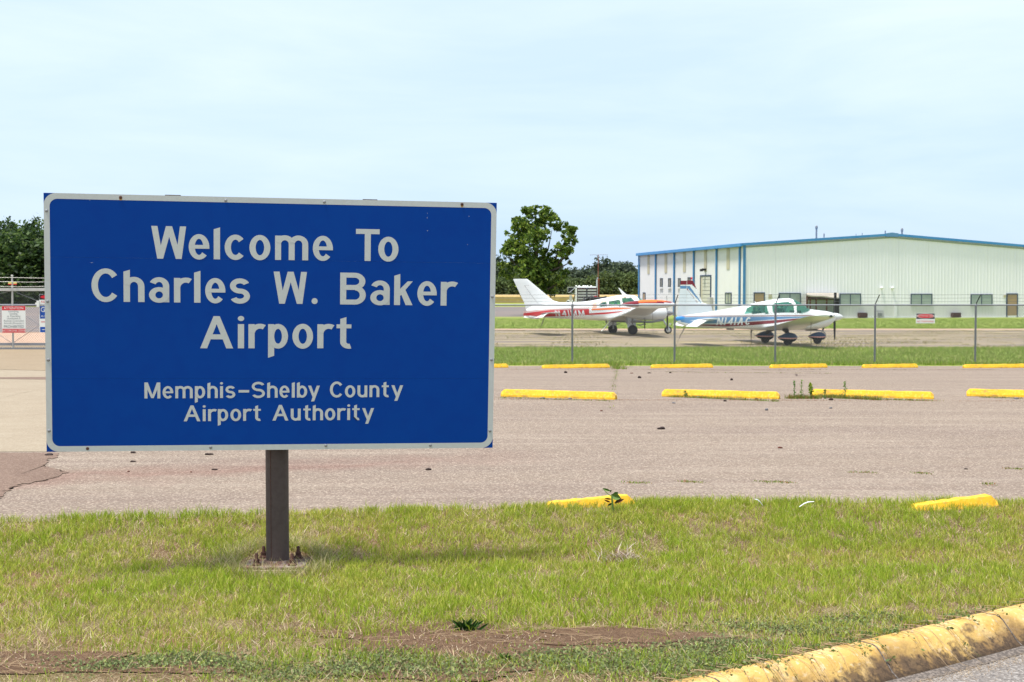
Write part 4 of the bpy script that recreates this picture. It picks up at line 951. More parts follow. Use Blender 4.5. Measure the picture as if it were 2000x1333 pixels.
# meter with pipe, conduit, base trim
u, zz = hg(1717, 615); mb = MB(); mb.b2((u-.15, -.3, zz-.15), (u+.12, -.06, zz+.15)); mb.tube([(u-.4, -.12, .35), (u-.4, -.12, zz+.3), (u+.3, -.12, zz+.3), (u+.3, -.12, .1)], .03, 8); mb.build('gas_meter', M['galv'], hang)
u0, z1 = hg(1746.5, 589.5); u1, z0 = hg(1751.3, 618); mb = MB(); mb.b2((u0, -.07, z0), (u1, -.03, z1)); mb.build('conduit', M['hwall'], hang)
mb = MB(); mb.b2((0.6, -.055, .0), (UL, -.028, .16)); mb.build('base_trim', M['hwall'], hang)
zz = hg(1800, 618.6)[1]; mb = MB(); mb.b2((hg(1693, 618)[0], -.06, zz-.03), (hg(1870, 618)[0], -.03, zz+.03)); mb.build('pipe_run', M['hwall'], hang)
# awning on posts with framed screens beneath
aw = empty('awning_porch'); aw.parent = hang
u0, z1 = hg(1572, 572.5); u1, z0 = hg(1637.5, 581); dp = 1.1
k = 1-dp/104
def fr(px, py, d):  # point on plane d metres in front of the gable
    dd = ray(px, py); o = np.array([0, 0, CAMZ]); P0 = HO-sdv*d; kk = ((P0-o)@sdv)/(dd@sdv); q = o+dd*kk-HO; return q@gd, q[2]
fa = fr(1576.5, 576.5, dp); fb = fr(1637.5, 581.5, dp)
mb = MB(); n = 10; vs = []
for i in range(n+1):
    t = i/n; uu = u0+(u1-u0)*t; sag = .05*math.sin(t*math.pi*3)*.5
    vs += [(u0+.1+(u1-.1-u0)*t, -.04, z1), (fa[0]+(fb[0]-fa[0])*t, -dp, fa[1]+(fb[1]-fa[1])*t-sag), (fa[0]+(fb[0]-fa[0])*t, -dp, fa[1]+(fb[1]-fa[1])*t-sag-.10)]
mb.add(vs, [(3*i+a, 3*i+a+1, 3*i+a+4, 3*i+a+3) for i in range(n) for a in (0, 1)]); mb.build('canopy', M['awning'], aw)
for px, r, m in ((1576.3, .06, 'darkrust'), (1582.5, .045, 'darkrust'), (1594, .05, 'darkrust'), (1614.5, .05, 'darkrust'), (1632, .16, 'black'), (1636.5, .09, 'black')):
    a_, _ = fr(px, 600, dp-.08); top = fa[1]+(fb[1]-fa[1])*(a_-fa[0])/(fb[0]-fa[0])-.06
    mb = MB(); mb.b2((a_-r, -dp+.03, 0), (a_+r, -dp+.13, top)); mb.build('post', M[m], aw)
a_, zt_ = fr(1631.5, 572, dp+.12); mb = MB(); mb.b2((a_-.08, -dp-.20, 0), (a_+.08, -dp-.04, zt_)); mb.build('pole', M['black'], aw)
a0_, _ = fr(1577, 600, .5); a1_, _ = fr(1631, 600, .5)
mb = MB(); mb.b2((a0_, -.30, .0), (a1_, -.26, z1-.3)); mb.build('screen', M['shadeinside'], aw)  # panel in darkened wall colour, shade beneath the canopy painted in
mb = MB(); mb.b2((a0_, -.34, z1-.55), (a1_, -.301, z1-.3)); mb.build('header', M['acbrown'], aw)

# ------------------------------------------------------------------ aircraft toolkit
class Hull:
    """fuselage: stations (x, ztop, zbot, halfwidth, zwaist, n_top, n_bot)"""
    def __init__(s, st, smooth=2, nx=240):
        st = sorted(st); a = np.array(st, float); s.x0, s.x1 = a[0, 0], a[-1, 0]
        g = np.linspace(s.x0, s.x1, 400); s.g = g; s.c = []
        for j in range(1, 7):
            c = np.interp(g, a[:, 0], a[:, j])
            for _ in range(smooth*6): c[1:-1] = (c[:-2]+2*c[1:-1]+c[2:])/4
            s.c.append(c)
        s.nx = nx
    def at(s, x): return [float(np.interp(x, s.g, c)) for c in s.c]
    def y(s, x, z):
        zt, zb, w, zw, nt, nb = s.at(x)
        if z >= zw: r = min((z-zw)/max(zt-zw, 1e-4), .999); return w*(1-r**nt)**(1/nt)
        r = min((zw-z)/max(zw-zb, 1e-4), .999); return w*(1-r**nb)**(1/nb)
    def build(s, parent, material, holes=(), nt_=72, name='fuselage', glass=None):
        mb = MB(); gl = {i: MB() for i in range(len(holes))}
        xs = np.linspace(s.x0, s.x1, s.nx); V = []; C = []
        for x in xs:
            zt, zb, w, zw, n1, n2 = s.at(x)
            for k in range(nt_):
                a = 2*math.pi*(k+.5)/nt_; c, sn = math.cos(a), math.sin(a); n = n1 if sn >= 0 else n2; h = (zt-zw) if sn >= 0 else (zw-zb)
                V.append((x, w*math.copysign(abs(c)**(2/n), c), zw+h*math.copysign(abs(sn)**(2/n), sn)))
        def inside(px, pz, poly):
            r = False; j = len(poly)-1
            for i in range(len(poly)):
                if (poly[i][1] > pz) != (poly[j][1] > pz) and px < (poly[j][0]-poly[i][0])*(pz-poly[i][1])/(poly[j][1]-poly[i][1])+poly[i][0]: r = not r
                j = i
            return r
        Fm = []; Fg = [[] for _ in holes]
        for i in range(s.nx-1):
            for k in range(nt_):
                f = (i*nt_+k, i*nt_+(k+1) % nt_, (i+1)*nt_+(k+1) % nt_, (i+1)*nt_+k)
                cx = sum(V[q][0] for q in f)/4; cz = sum(V[q][2] for q in f)/4; hit = -1
                for h, poly in enumerate(holes):
                    if inside(cx, cz, poly): hit = h; break
                (Fm if hit < 0 else Fg[hit]).append(f)
        Fm.append(tuple(range(nt_))[::-1]); Fm.append(tuple((s.nx-1)*nt_+k for k in range(nt_)))
        def mk(F, nm, m, side=None):
            used = sorted({q for f in F for q in f}); mp = {q: i for i, q in enumerate(used)}
            b = MB(); b.v = [V[q] for q in used]; b.f = [tuple(mp[q] for q in f) for f in F]; b.m = [0]*len(F)
            return b.build(nm, m, parent, smooth=True, angle=50)
        body = mk(Fm, name, material)
        for h, F in enumerate(Fg):
            if not F: continue
            R = [f for f in F if sum(V[q][1] for q in f) < 0]; L = [f for f in F if sum(V[q][1] for q in f) >= 0]
            if h == len(holes)-1: mk(F, 'windshield', glass)
            else: mk(R, 'window', glass); mk(L, 'window', glass)
        return body
    def band(s, parent, name, m, pts_top, pts_bot, off=.006, n=60, sides=(-1, 1), rows=4, label=None):
        """stripe between polylines top/bottom given in (x, z)"""
        t, b = np.array(sorted(pts_top)), np.array(sorted(pts_bot)); x0, x1 = max(t[0, 0], b[0, 0]), min(t[-1, 0], b[-1, 0])
        for sd_ in sides:
            mb = MB(); vs = []
            for x in np.linspace(x0, x1, n+1):
                zt, zb = np.interp(x, t[:, 0], t[:, 1]), np.interp(x, b[:, 0], b[:, 1])
                for r in range(rows+1):
                    z = zb+(zt-zb)*r/rows; vs.append((x, sd_*(s.y(x, z)+off), z))
            mb.add(vs, [(i*(rows+1)+r, i*(rows+1)+r+1, (i+1)*(rows+1)+r+1, (i+1)*(rows+1)+r) for i in range(n) for r in range(rows)])
            o = mb.build(name, m, parent, smooth=True)
            if label: o['label'] = label
    def text(s, parent, m, body, x0, z0, H, widths, gap, slant, t=.19, label=None, slope=0.0):
        for sd_ in (-1, 1):
            mb = MB(); x = 0; tot = sum(widths)+gap*(len(widths)-1); k = 0
            for ch, w in zip(body, widths):
                for poly in glyph(ch, w/H, t, t*.9):
                    k += 1; vs = []
                    if len(poly) != 4: continue
                    nr = max(1, int(max(abs(poly[0][1]-poly[2][1]), abs(poly[1][1]-poly[3][1]))*9)); nc_ = 2
                    for r in range(nr+1):
                        for c in range(nc_+1):
                            p_, q_ = r/nr, c/nc_
                            u, v = [(poly[0][e_]*(1-q_)+poly[1][e_]*q_)*(1-p_)+(poly[3][e_]*(1-q_)+poly[2][e_]*q_)*p_ for e_ in (0, 1)]
                            a = x+u*H+slant*v*H; X = x0+a if sd_ < 0 else x0+tot-a; Z = z0+v*H+slope*a
                            vs.append((X, sd_*(s.y(X, Z)+.013+.0002*k), Z))
                    mb.add(vs, [(r*(nc_+1)+c, r*(nc_+1)+c+1, (r+1)*(nc_+1)+c+1, (r+1)*(nc_+1)+c) for r in range(nr) for c in range(nc_)])
                x += w+gap
            o = mb.build('registration', m, parent)
            if label: o['label'] = label
def airfoil(n=14, t=.12):
    up = []; 
    for i in range(n+1):
        x = .5*(1-math.cos(math.pi*i/n)); y = 5*t*(.2969*math.sqrt(x)-.126*x-.3516*x*x+.2843*x**3-.1036*x**4); up.append((x, y))
    return [(x, y) for x, y in up[::-1]]+[(x, -y*.75) for x, y in up[1:-1]]
def surf(secs, mats, name, parent, t=.12, rows=1, vert=False, facemat=None, smooth=True, c0=0.0, c1=1.0):
    """secs: (span, xLE, xTE, z [, thick]); spanwise +y (or +z if vert). x forward"""
    af = airfoil(44 if facemat else 16, t)
    af = [(min(max(x, c0), c1), y) for x, y in af]
    mb = MB(); rg = []
    S_ = []
    for a, b in zip(secs[:-1], secs[1:]):
        for r in range(rows): S_.append([a[j]+(b[j]-a[j])*r/rows for j in range(4)])
    S_.append(list(secs[-1][:4]))
    for sp, le, te, z in S_:
        ch = le-te; ring = []
        for x, y in af:
            X = le-x*ch; T = y*ch
            ring.append((X, T, sp) if vert else (X, sp, z+T))
        rg.append(ring)
    n = len(af); vs = [q for r in rg for q in r]; fs = []; ms = []
    for i in range(len(rg)-1):
        for k in range(n): fs.append((i*n+k, i*n+(k+1) % n, (i+1)*n+(k+1) % n, (i+1)*n+k))
    fs.append(tuple(range(n))[::-1]); fs.append(tuple((len(rg)-1)*n+k for k in range(n)))
    mb.add(vs, fs)
    if facemat:
        for i, f in enumerate(fs): mb.m[i] = facemat(sum(vs[q][0] for q in f)/len(f), sum(vs[q][2] for q in f)/len(f))
    return mb.build(name, mats, parent, smooth=smooth, angle=40)
def prop(parent, x, y, z, R, ang, hub=.12, m='white', spin=.34, nb=2):
    mb = MB(); mb.lathe([(x-.02, hub), (x+.06, hub*1.02), (x+spin*.45, hub*.86), (x+spin*.8, hub*.48), (x+spin, .02)], n=20, c=(0, y, z)); mb.build('spinner', M[m], parent, smooth=True)
    for k in range(nb):
        a = math.radians(ang)+2*math.pi*k/nb; mb = MB(); dr = Vector((0, math.sin(a), math.cos(a))); sd_ = Vector((0, math.cos(a), -math.sin(a))); vs = []
        for r, c, tw in ((.08, .035, .9), (.25*R, .048, .75), (.55*R, .055, .5), (.85*R, .045, .35), (R, .02, .3)):
            p = Vector((x+.02, y, z))+dr*r; u = sd_*math.cos(tw)+Vector((1, 0, 0))*math.sin(tw); w = sd_.cross(dr)*math.cos(tw)*.012
            vs += [p-u*c, p+w, p+u*c, p-w]
        mb.add(vs, [(4*i+j, 4*i+(j+1) % 4, 4*i+4+(j+1) % 4, 4*i+4+j) for i in range(4) for j in range(4)]+[(16, 17, 18, 19)]); mb.build('propeller_blade', M['black'], parent, smooth=True)
def wheel(parent, x, y, r, w=.15, hubm='greymetal', name='wheel'):
    e = empty(name); e.parent = parent; e.location = (x, y, r)
    mb = MB(); mb.lathe([(-w/2, r*.62), (-w/2, r*.86), (-w*.36, r*.97), (0, r), (w*.36, r*.97), (w/2, r*.86), (w/2, r*.62)], axis='y', n=24); mb.build('tyre', M['tyre'], e, smooth=True)
    mb = MB(); mb.lathe([(-w*.56, r*.2), (-w*.53, r*.6), (w*.53, r*.6), (w*.56, r*.2)], axis='y', n=18); mb.build('rim', M[hubm], e, smooth=True)
def seatset(parent, x, z, ys, h=.62):
    for y in ys:
        mb = MB(); mb.b2((x-.06, y-.2, z), (x+.05, y+.2, z+h)); mb.build('seat', M['seat'], parent, bevel=.03)
        mb = MB(); mb.b2((x-.05, y-.1, z+h+.02), (x+.03, y+.1, z+h+.16)); mb.build('headrest', M['seat'], parent, bevel=.03)

# ------------------------------------------------------------------ blue striped low-wing aircraft
TB = math.radians(10.5); YB = 53.0
ab = empty('light_aircraft', ((1480-1000)/2500*YB, YB, float(gz(9, YB))), TB, 'single engine white aircraft with blue and maroon stripes and wheel fairings', 'aircraft')
st = [(-3.46, 1.19, .90, .05, 1.05, 2.2, 2.2), (-2.99, 1.25, .755, .14, 1.02, 2.3, 2.5), (-2.34, 1.335, .71, .22, 1.02, 2.3, 2.6), (-1.5, 1.465, .685, .32, 1.02, 2.3, 2.8), (-1.06, 1.535, .672, .38, 1.02, 2.3, 3.0),
 (-.42, 1.67, .635, .47, 1.06, 2.3, 3.2), (.23, 1.80, .605, .54, 1.08, 2.4, 3.4), (.60, 1.86, .60, .56, 1.1, 2.5, 3.6), (.95, 1.905, .60, .565, 1.1, 2.5, 3.6), (1.35, 1.925, .60, .565, 1.1, 2.4, 3.6), (1.62, 1.85, .605, .56, 1.1, 2.4, 3.6),
 (1.95, 1.655, .61, .55, 1.1, 2.3, 3.4), (2.22, 1.475, .62, .53, 1.1, 2.4, 3.2), (2.6, 1.43, .64, .50, 1.09, 2.5, 3.0), (3.0, 1.385, .74, .44, 1.09, 2.5, 2.8), (3.22, 1.335, .87, .34, 1.1, 2.4, 2.6), (3.36, 1.29, .98, .22, 1.13, 2.2, 2.3)]
HB = Hull(st, smooth=1, nx=230)
wB1 = [(-.72, 1.30), (-.60, 1.52), (-.30, 1.64), (.22, 1.66), (.26, 1.30)]
wB2 = [(.46, 1.34), (.43, 1.66), (.62, 1.735), (1.18, 1.76), (1.30, 1.74), (1.36, 1.60), (1.36, 1.30), (.55, 1.30)]
wB3 = [(1.47, 1.30), (1.50, 1.60), (1.44, 1.86), (1.60, 2.1), (2.6, 2.0), (2.26, 1.50), (1.95, 1.36), (1.62, 1.28)]
HB.build(ab, M['white'], holes=(wB1, wB2, wB3), glass=M['glass'])
seatset(ab, .95, .9, (-.26, .26)); seatset(ab, -.05, .9, (-.24, .24), h=.5)
mb = MB(); mb.b2((1.55, -.4, 1.12), (1.75, .4, 1.42)); mb.build('instrument_panel', M['black'], ab, bevel=.02)
mb = MB(); mb.b2((-3.0, -.1, .8), (1.6, .1, .82)); mb.b2((-.6, -.45, .85), (1.5, .45, .88)); mb.build('cabin_floor', M['seat'], ab)
X = lambda c: (c-947)/233.4-.19
Z = lambda c: (805-c)/248.4
HB.band(ab, 'thin_stripe', M['maroon'], [(-3.4, Z(504)), (3.25, Z(500))], [(-3.4, Z(511)), (3.25, Z(507))], rows=1)
HB.band(ab, 'blue_stripe', M['pblue'], [(-3.35, Z(517)), (X(1440), Z(515))], [(-3.35, Z(565)), (X(300), Z(585)), (X(560), Z(582)), (X(900), Z(556)), (X(1130), Z(540)), (X(1480), Z(520))], n=80)
HB.band(ab, 'maroon_stripe', M['maroon'], [(X(330), Z(592)), (X(560), Z(592)), (X(900), Z(564)), (X(1130), Z(549)), (X(1440), Z(528))], [(X(330), Z(600)), (X(640), Z(615)), (X(900), Z(600)), (X(1130), Z(579)), (X(1440), Z(530))], off=.007, n=70)
HB.band(ab, 'tail_flash', M['white'], [(X(300), Z(553)), (X(385), Z(541)), (X(520), Z(552))], [(X(300), Z(555)), (X(385), Z(556)), (X(520), Z(555))], off=.012, n=20, rows=2)
HB.text(ab, M['white'], 'N141AC', X(548), Z(600), .31, [.235, .06, .20, .06, .235, .20], .075, .22, t=.2, label='white registration letters N141AC', slope=.012)
HB.band(ab, 'door_seam', M['seat'], [(1.415, 1.30), (1.425, 1.30)], [(1.415, 1.16), (1.425, 1.16)], off=.004, n=1, rows=2)
prop(ab, 3.37, 0, 1.14, .95, 2, hub=.165, spin=.42)
# fin and rudder
Xf = lambda c: (c-947)/233.4
def finmat(x, z):
    # distances measured along the top and down the swept leading edge
    zt = Z(140)
    le = np.interp(z, [Z(372), Z(140)], [Xf(390), Xf(288)])
    d = min(zt-z, (le-x)*.85) if z > Z(372) else le-x+.05
    top = zt-z
    lead = (le-x)*.86
    if z < Z(372): return 0
    fade = np.interp(z, [Z(372), Z(170)], [.0, 1.0])
    if top < .20: return 1
    if lead < .20*np.interp(z, [Z(235), Z(150)], [0, 1]) : return 1
    a = min(top-.23, lead-.04-.19*fade)
    if a < .012: return 3
    if a < .012+.125*np.interp(z, [Z(372), Z(230)], [.25, 1]): return 2
    if a < .16: return 3
    if a < .172: return 1
    return 0
fm = [M['whitecool'], M['maroon'], M['pblue'], M['white']]
hx = Xf(232)
surf([(1.16, Xf(505), hx, 0), (Z(400), Xf(475), hx, 0), (Z(372), Xf(392), hx, 0), (Z(145), Xf(290), hx, 0)], fm, 'fin', ab, t=.10, rows=16, vert=True, facemat=finmat)
surf([(1.0, hx-.012, Xf(128), 0), (Z(372), hx-.012, Xf(148), 0), (Z(148), hx-.012, Xf(170), 0)], fm, 'rudder', ab, t=.13, rows=22, vert=True, facemat=finmat)
mb = MB(); mb.lathe([(Z(132)-.02, .03), (Z(118), .035), (Z(112), .02)], axis='z', n=10, c=(Xf(278), 0, 0)); mb.build('beacon', M['pred'], ab, smooth=True)
# tail planes with drooping elevators
for sy in (-1, 1):
    surf([(sy*.12, Xf(520)-.02, Xf(330), 1.08), (sy*1.55, Xf(420), Xf(300), 1.11)], M['white'], 'tailplane', ab, t=.10)
    mb = MB(); a, b = (Xf(325), 1.08), (Xf(205), .78)
    q = [(a[0], sy*.14, a[1]), (a[0]+.02, sy*1.55, a[1]+.03), (b[0]+.03, sy*1.57, b[1]+.03), (b[0], sy*.16, b[1])]
    mb.add(q+[(p[0]-.03, p[1], p[2]-.05) for p in q[:2]]+[(p[0]-.004, p[1], p[2]-.012) for p in q[2:]], [(0, 1, 2, 3), (7, 6, 5, 4), (0, 4, 5, 1), (1, 5, 6, 2), (2, 6, 7, 3), (3, 7, 4, 0)]); mb.build('elevator', M['white'], ab)
mb = MB(); mb.lathe([(-3.56, .06), (-3.44, .10), (-3.2, .13), (-2.98, .02)], n=16, c=(0, 0, 1.09), sy=.8); mb.build('tail_cone', M['pbright'], ab, smooth=True)
# wings
for sy in (-1, 1):
    surf([(sy*.30, 2.02, .02, .72), (sy*.62, 1.86, .06, .735), (sy*1.4, 1.62, .14, .83), (sy*4.35, 1.40, .20, 1.225), (sy*4.68, 1.22, .26, 1.275), (sy*4.80, .98, .42, 1.285)], M['white'], 'wing', ab, t=.13)
    mb = MB(); mb.lathe([(-.09, .02), (-.03, .05), (.05, .05), (.09, .015)], n=10, c=(1.05, sy*4.74, 1.27)); mb.build('navigation_light', M['signred'] if sy > 0 else M['seat'], ab, smooth=True)
    mb = MB(); mb.tube([(.95, sy*3.2, 1.02), (.93, sy*3.2, .5), (.95, sy*3.25, .0)], [.012, .01, .008], 5); mb.build('tie_down', M['rope'], ab)
mb = MB(); mb.tube([(-3.1, 0, .8), (-3.35, -.1, .45), (-3.55, -.15, .0)], [.02, .018, .012], 6); mb.build('tie_down', M['rope'], ab)
mb = MB(); mb.tube([(-.25, 0, .62), (-.28, 0, .50), (-.24, -.01, .08)], [.03, .014, .006], 6); mb.tube([(-.28, 0, .52), (-.1, 0, .36)], .008, 5); mb.build('belly_antenna', M['black'], ab)
mb = MB(); mb.b2((-1.35, -.05, .63), (-1.05, .05, .69)); mb.build('belly_step', M['black'], ab, bevel=.01)
# faired gear
def pant(x, y, L=.86, R=.2, nm='wheel_fairing'):
    e = empty(nm); e.parent = ab; e.location = (x, y, .33)
    mb = MB(); prof = []
    for i in range(17):
        t = i/16; r = R*(math.sin(math.pi*t**.72)**.75 if 0 < t < 1 else 0)+.004; prof.append((L/2-L*t, r))
    vs = []; n = 20
    for xx, r in prof:
        for k in range(n):
            a = 2*math.pi*k/n; zz = r*math.sin(a)*(1.0 if math.sin(a) > 0 else .92); vs.append((xx, r*.55*math.cos(a), zz))
    fs = [(i*n+k, i*n+(k+1) % n, (i+1)*n+(k+1) % n, (i+1)*n+k) for i in range(16) for k in range(n)]
    mb.add(vs, fs)
    for i, f in enumerate(mb.f):
        cz = sum(vs[q][2] for q in f)/4; mb.m[i] = 1 if cz < -.03 else (2 if cz < -.008 else 0)  # lower half blackened: shadow under the fairing put into its colour
    mb.build('shell', [M['pnavy'], M['black'], M['pink']], e, smooth=True)
    mb = MB(); mb.lathe([(-.06, .13), (-.06, .165), (0, .18), (.06, .165), (.06, .13)], axis='y', n=20, c=(.02, 0, -.145)); mb.build('tyre', M['tyre'], e, smooth=True)
for sy in (-1, 1):
    pant(.80, sy*1.22)
    mb = MB(); q = Vector((.95, sy*.55, .70)); e_ = Vector((.86, sy*1.16, .46)); mb.tube([q, q.lerp(e_, .5)+Vector((0, 0, .02)), e_], [.13, .10, .08], 8); mb.build('gear_leg', M['black'], ab, smooth=True)
pant(2.62, 0, L=.80, R=.18)
mb = MB(); mb.tube([(2.1, 0, .66), (2.45, 0, .60), (2.8, 0, .57), (2.98, 0, .48), (3.02, 0, .34), (2.75, 0, .28)], .025, 8); mb.build('nose_fork', M['greymetal'], ab, smooth=True)
mb = MB(); mb.b2((2.1, -.07, .57), (2.62, .07, .66)); mb.build('nose_strut_mount', M['black'], ab, bevel=.02)
mb = MB(); mb.tube([(3.0, .18, .72), (2.95, .18, .56)], .035, 8); mb.build('exhaust_pipe', M['black'], ab, smooth=True)
mb = MB(); mb.b2((3.18, -.26, 1.05), (3.30, -.12, 1.2)); mb.b2((3.18, .12, 1.05), (3.30, .26, 1.2)); mb.build('cowl_inlet', M['black'], ab)
for (xx) in (.2,): 
    mb = MB(); mb.tube([(-.1, 0, 1.73), (-.14, 0, 1.80)], .02, 6); mb.build('roof_antenna', M['white'], ab)

# ------------------------------------------------------------------ red striped twin
TR = math.radians(11); YR = 66.0
ar = empty('light_aircraft', ((1180-1000)/2500*YR, YR, float(gz(5, YR))), TR, 'twin engine white aircraft with red and orange stripes and a large tip tank', 'aircraft')
ar.rotation_euler = (-.017, 0, TR)
for o_ in (ab, ar): o_['group'] = 'light aircraft parked on the apron'
X = lambda px: (px-1180)/36.6-.16
Z = lambda py: (653.3-py)/37.9
st = [(-4.10, 1.30, .90, .035, 1.1, 2.2, 2.2), (-3.7, 1.50, .89, .10, 1.15, 2.2, 2.4), (-3.0, 1.62, .865, .20, 1.2, 2.3, 2.5), (-2.41, 1.645, .83, .29, 1.2, 2.3, 2.6), (-1.8, 1.65, .795, .38, 1.2, 2.3, 2.8), (-1.18, 1.67, .76, .46, 1.2, 2.3, 3), (-.6, 1.75, .73, .54, 1.2, 2.3, 3.2),
 (-.05, 1.855, .71, .60, 1.2, 2.4, 3.4), (.68, 2.0, .70, .63, 1.2, 2.5, 3.6), (1.175, 2.055, .70, .63, 1.2, 2.5, 3.6), (1.62, 2.0, .71, .62, 1.2, 2.4, 3.5), (2.06, 1.77, .72, .58, 1.18, 2.3, 3.2), (2.35, 1.60, .74, .53, 1.15, 2.3, 3), (2.8, 1.45, .78, .45, 1.1, 2.3, 2.6), (3.2, 1.32, .83, .35, 1.06, 2.2, 2.4), (3.5, 1.20, .90, .22, 1.03, 2.1, 2.2), (3.66, 1.08, .98, .05, 1.02, 2, 2)]
HR = Hull(st, smooth=1, nx=230)
q = lambda *p: [(X(a), Z(b)) for a, b in p]
wR1 = q((1172.3, 599.4), (1172.6, 592.8), (1185.3, 589.4), (1185.3, 598.6))
wR2 = q((1189.7, 599), (1189.9, 589.3), (1211, 584.9), (1212.3, 594), (1212.3, 597.5))
wR3 = q((1216.5, 595.5), (1215.8, 583.5), (1221, 582.2), (1233.5, 581.8), (1243.6, 592.5), (1243.6, 595.8))
wR4 = [(1.75, 2.2), (1.70, 1.93), (1.80, 1.70), (2.3, 1.58), (2.6, 1.6), (2.6, 2.2)]
HR.build(ar, M['white'], holes=(wR1, wR2, wR3, wR4), glass=M['glass'])
seatset(ar, 1.0, 1.0, (-.3, .3), h=.55); seatset(ar, .1, 1.0, (-.3, .3), h=.5)
mb = MB(); mb.b2((-.8, -.5, .95), (1.9, .5, .98)); mb.b2((1.9, -.45, 1.2), (2.1, .45, 1.5)); mb.build('cabin_floor', M['seat'], ar)
HR.band(ar, 'red_band', M['pred'], q((1031, 611.5), (1080, 605.8), (1152, 603.6)), q((1031, 616.3), (1071, 618.3), (1116, 617.2), (1152, 615.2)), n=70)
HR.band(ar, 'red_stripe', M['pred'], q((1150, 612.6), (1180, 610.6), (1222, 607.8)), q((1150, 615.4), (1185, 613.8), (1222, 608.6)), n=30, rows=2)
HR.band(ar, 'pink_line', M['pink'], q((1031, 608.7), (1080, 604), (1153, 601)), q((1031, 610), (1080, 605.1), (1153, 602)), n=50, rows=1)
HR.band(ar, 'orange_stripe', M['porange'], q((1157, 603.4), (1200, 601.2), (1232, 601.8)), q((1157, 606.4), (1200, 605), (1232, 603.2)), n=40, rows=2)
HR.band(ar, 'orange_dash', M['pfade'], q((1158, 600.4), (1166, 599.6)), q((1158, 601.8), (1166, 601.1)), n=4, rows=1)
HR.band(ar, 'orange_dash', M['pfade'], q((1159, 597.9), (1167, 597.1)), q((1159, 599.3), (1167, 598.6)), n=4, rows=1)
HR.band(ar, 'orange_swoosh', M['pfade'], q((1160, 593), (1180, 588), (1200, 583.6), (1220, 580.6), (1237, 578.8)), q((1160, 596), (1176, 590.6), (1200, 585.1), (1220, 581.5), (1237, 579.3)), n=40, rows=2)
HR.text(ar, M['white'], 'N41MM', X(1090.5), Z(617.4), .29, [.235, .235, .06, .30, .30], .085, -.22, t=.2, label='white registration letters N41MM', slope=-.0)
# fin / rudder swept
sx = lambda c: (c-1111)/203.4
sz = lambda c: (740.6-c)/210.6
RM = [M['white'], M['pink']]
surf([(1.10, sx(700), sx(287), 0), (sz(500), sx(690), sx(285), 0), (sz(395), sx(640), sx(255), 0), (sz(370), sx(560), sx(243), 0), (sz(255), sx(425), sx(190), 0), (sz(146), sx(296), sx(141), 0), (sz(141), sx(285), sx(150), 0)], M['white'], 'fin', ar, t=.085, rows=3, vert=True)
mb = MB()
for a, b in (((258, 212), (350, 345)), ((350, 345), (470, 490)), ((255, 212), (305, 210))): mb.tube([(sx(a[0]), -.075, sz(a[1])), (sx(b[0]), -.085, sz(b[1]))], .007, 4)
mb.build('hinge_line', M['greymetal'], ar)
for sy in (-1, 1):
    surf([(sy*.12, sx(640), sx(420), 1.10), (sy*2.3, sx(520), sx(400), 1.14)], M['white'], 'tailplane', ar, t=.10)
    a, b = (sx(415), 1.12), (sx(345), .86); mb = MB()
    qq = [(a[0]+.3, sy*.14, a[1]), (a[0], sy*2.3, a[1]+.03), (b[0], sy*2.32, b[1]+.03), (b[0], sy*.16, b[1])]
    mb.add(qq+[(p[0]-.02, p[1], p[2]-.05) for p in qq[:2]]+[(p[0]-.004, p[1], p[2]-.012) for p in qq[2:]], [(0, 1, 2, 3), (7, 6, 5, 4), (0, 4, 5, 1), (1, 5, 6, 2), (2, 6, 7, 3), (3, 7, 4, 0)]); mb.build('elevator', M['white'], ar)
mb = MB(); mb.lathe([(-4.02, .02), (-3.96, .09), (-3.5, .14), (-3.2, .02)], n=14, c=(0, 0, .93), sy=.7); mb.build('tail_cone', M['white'], ar, smooth=True)
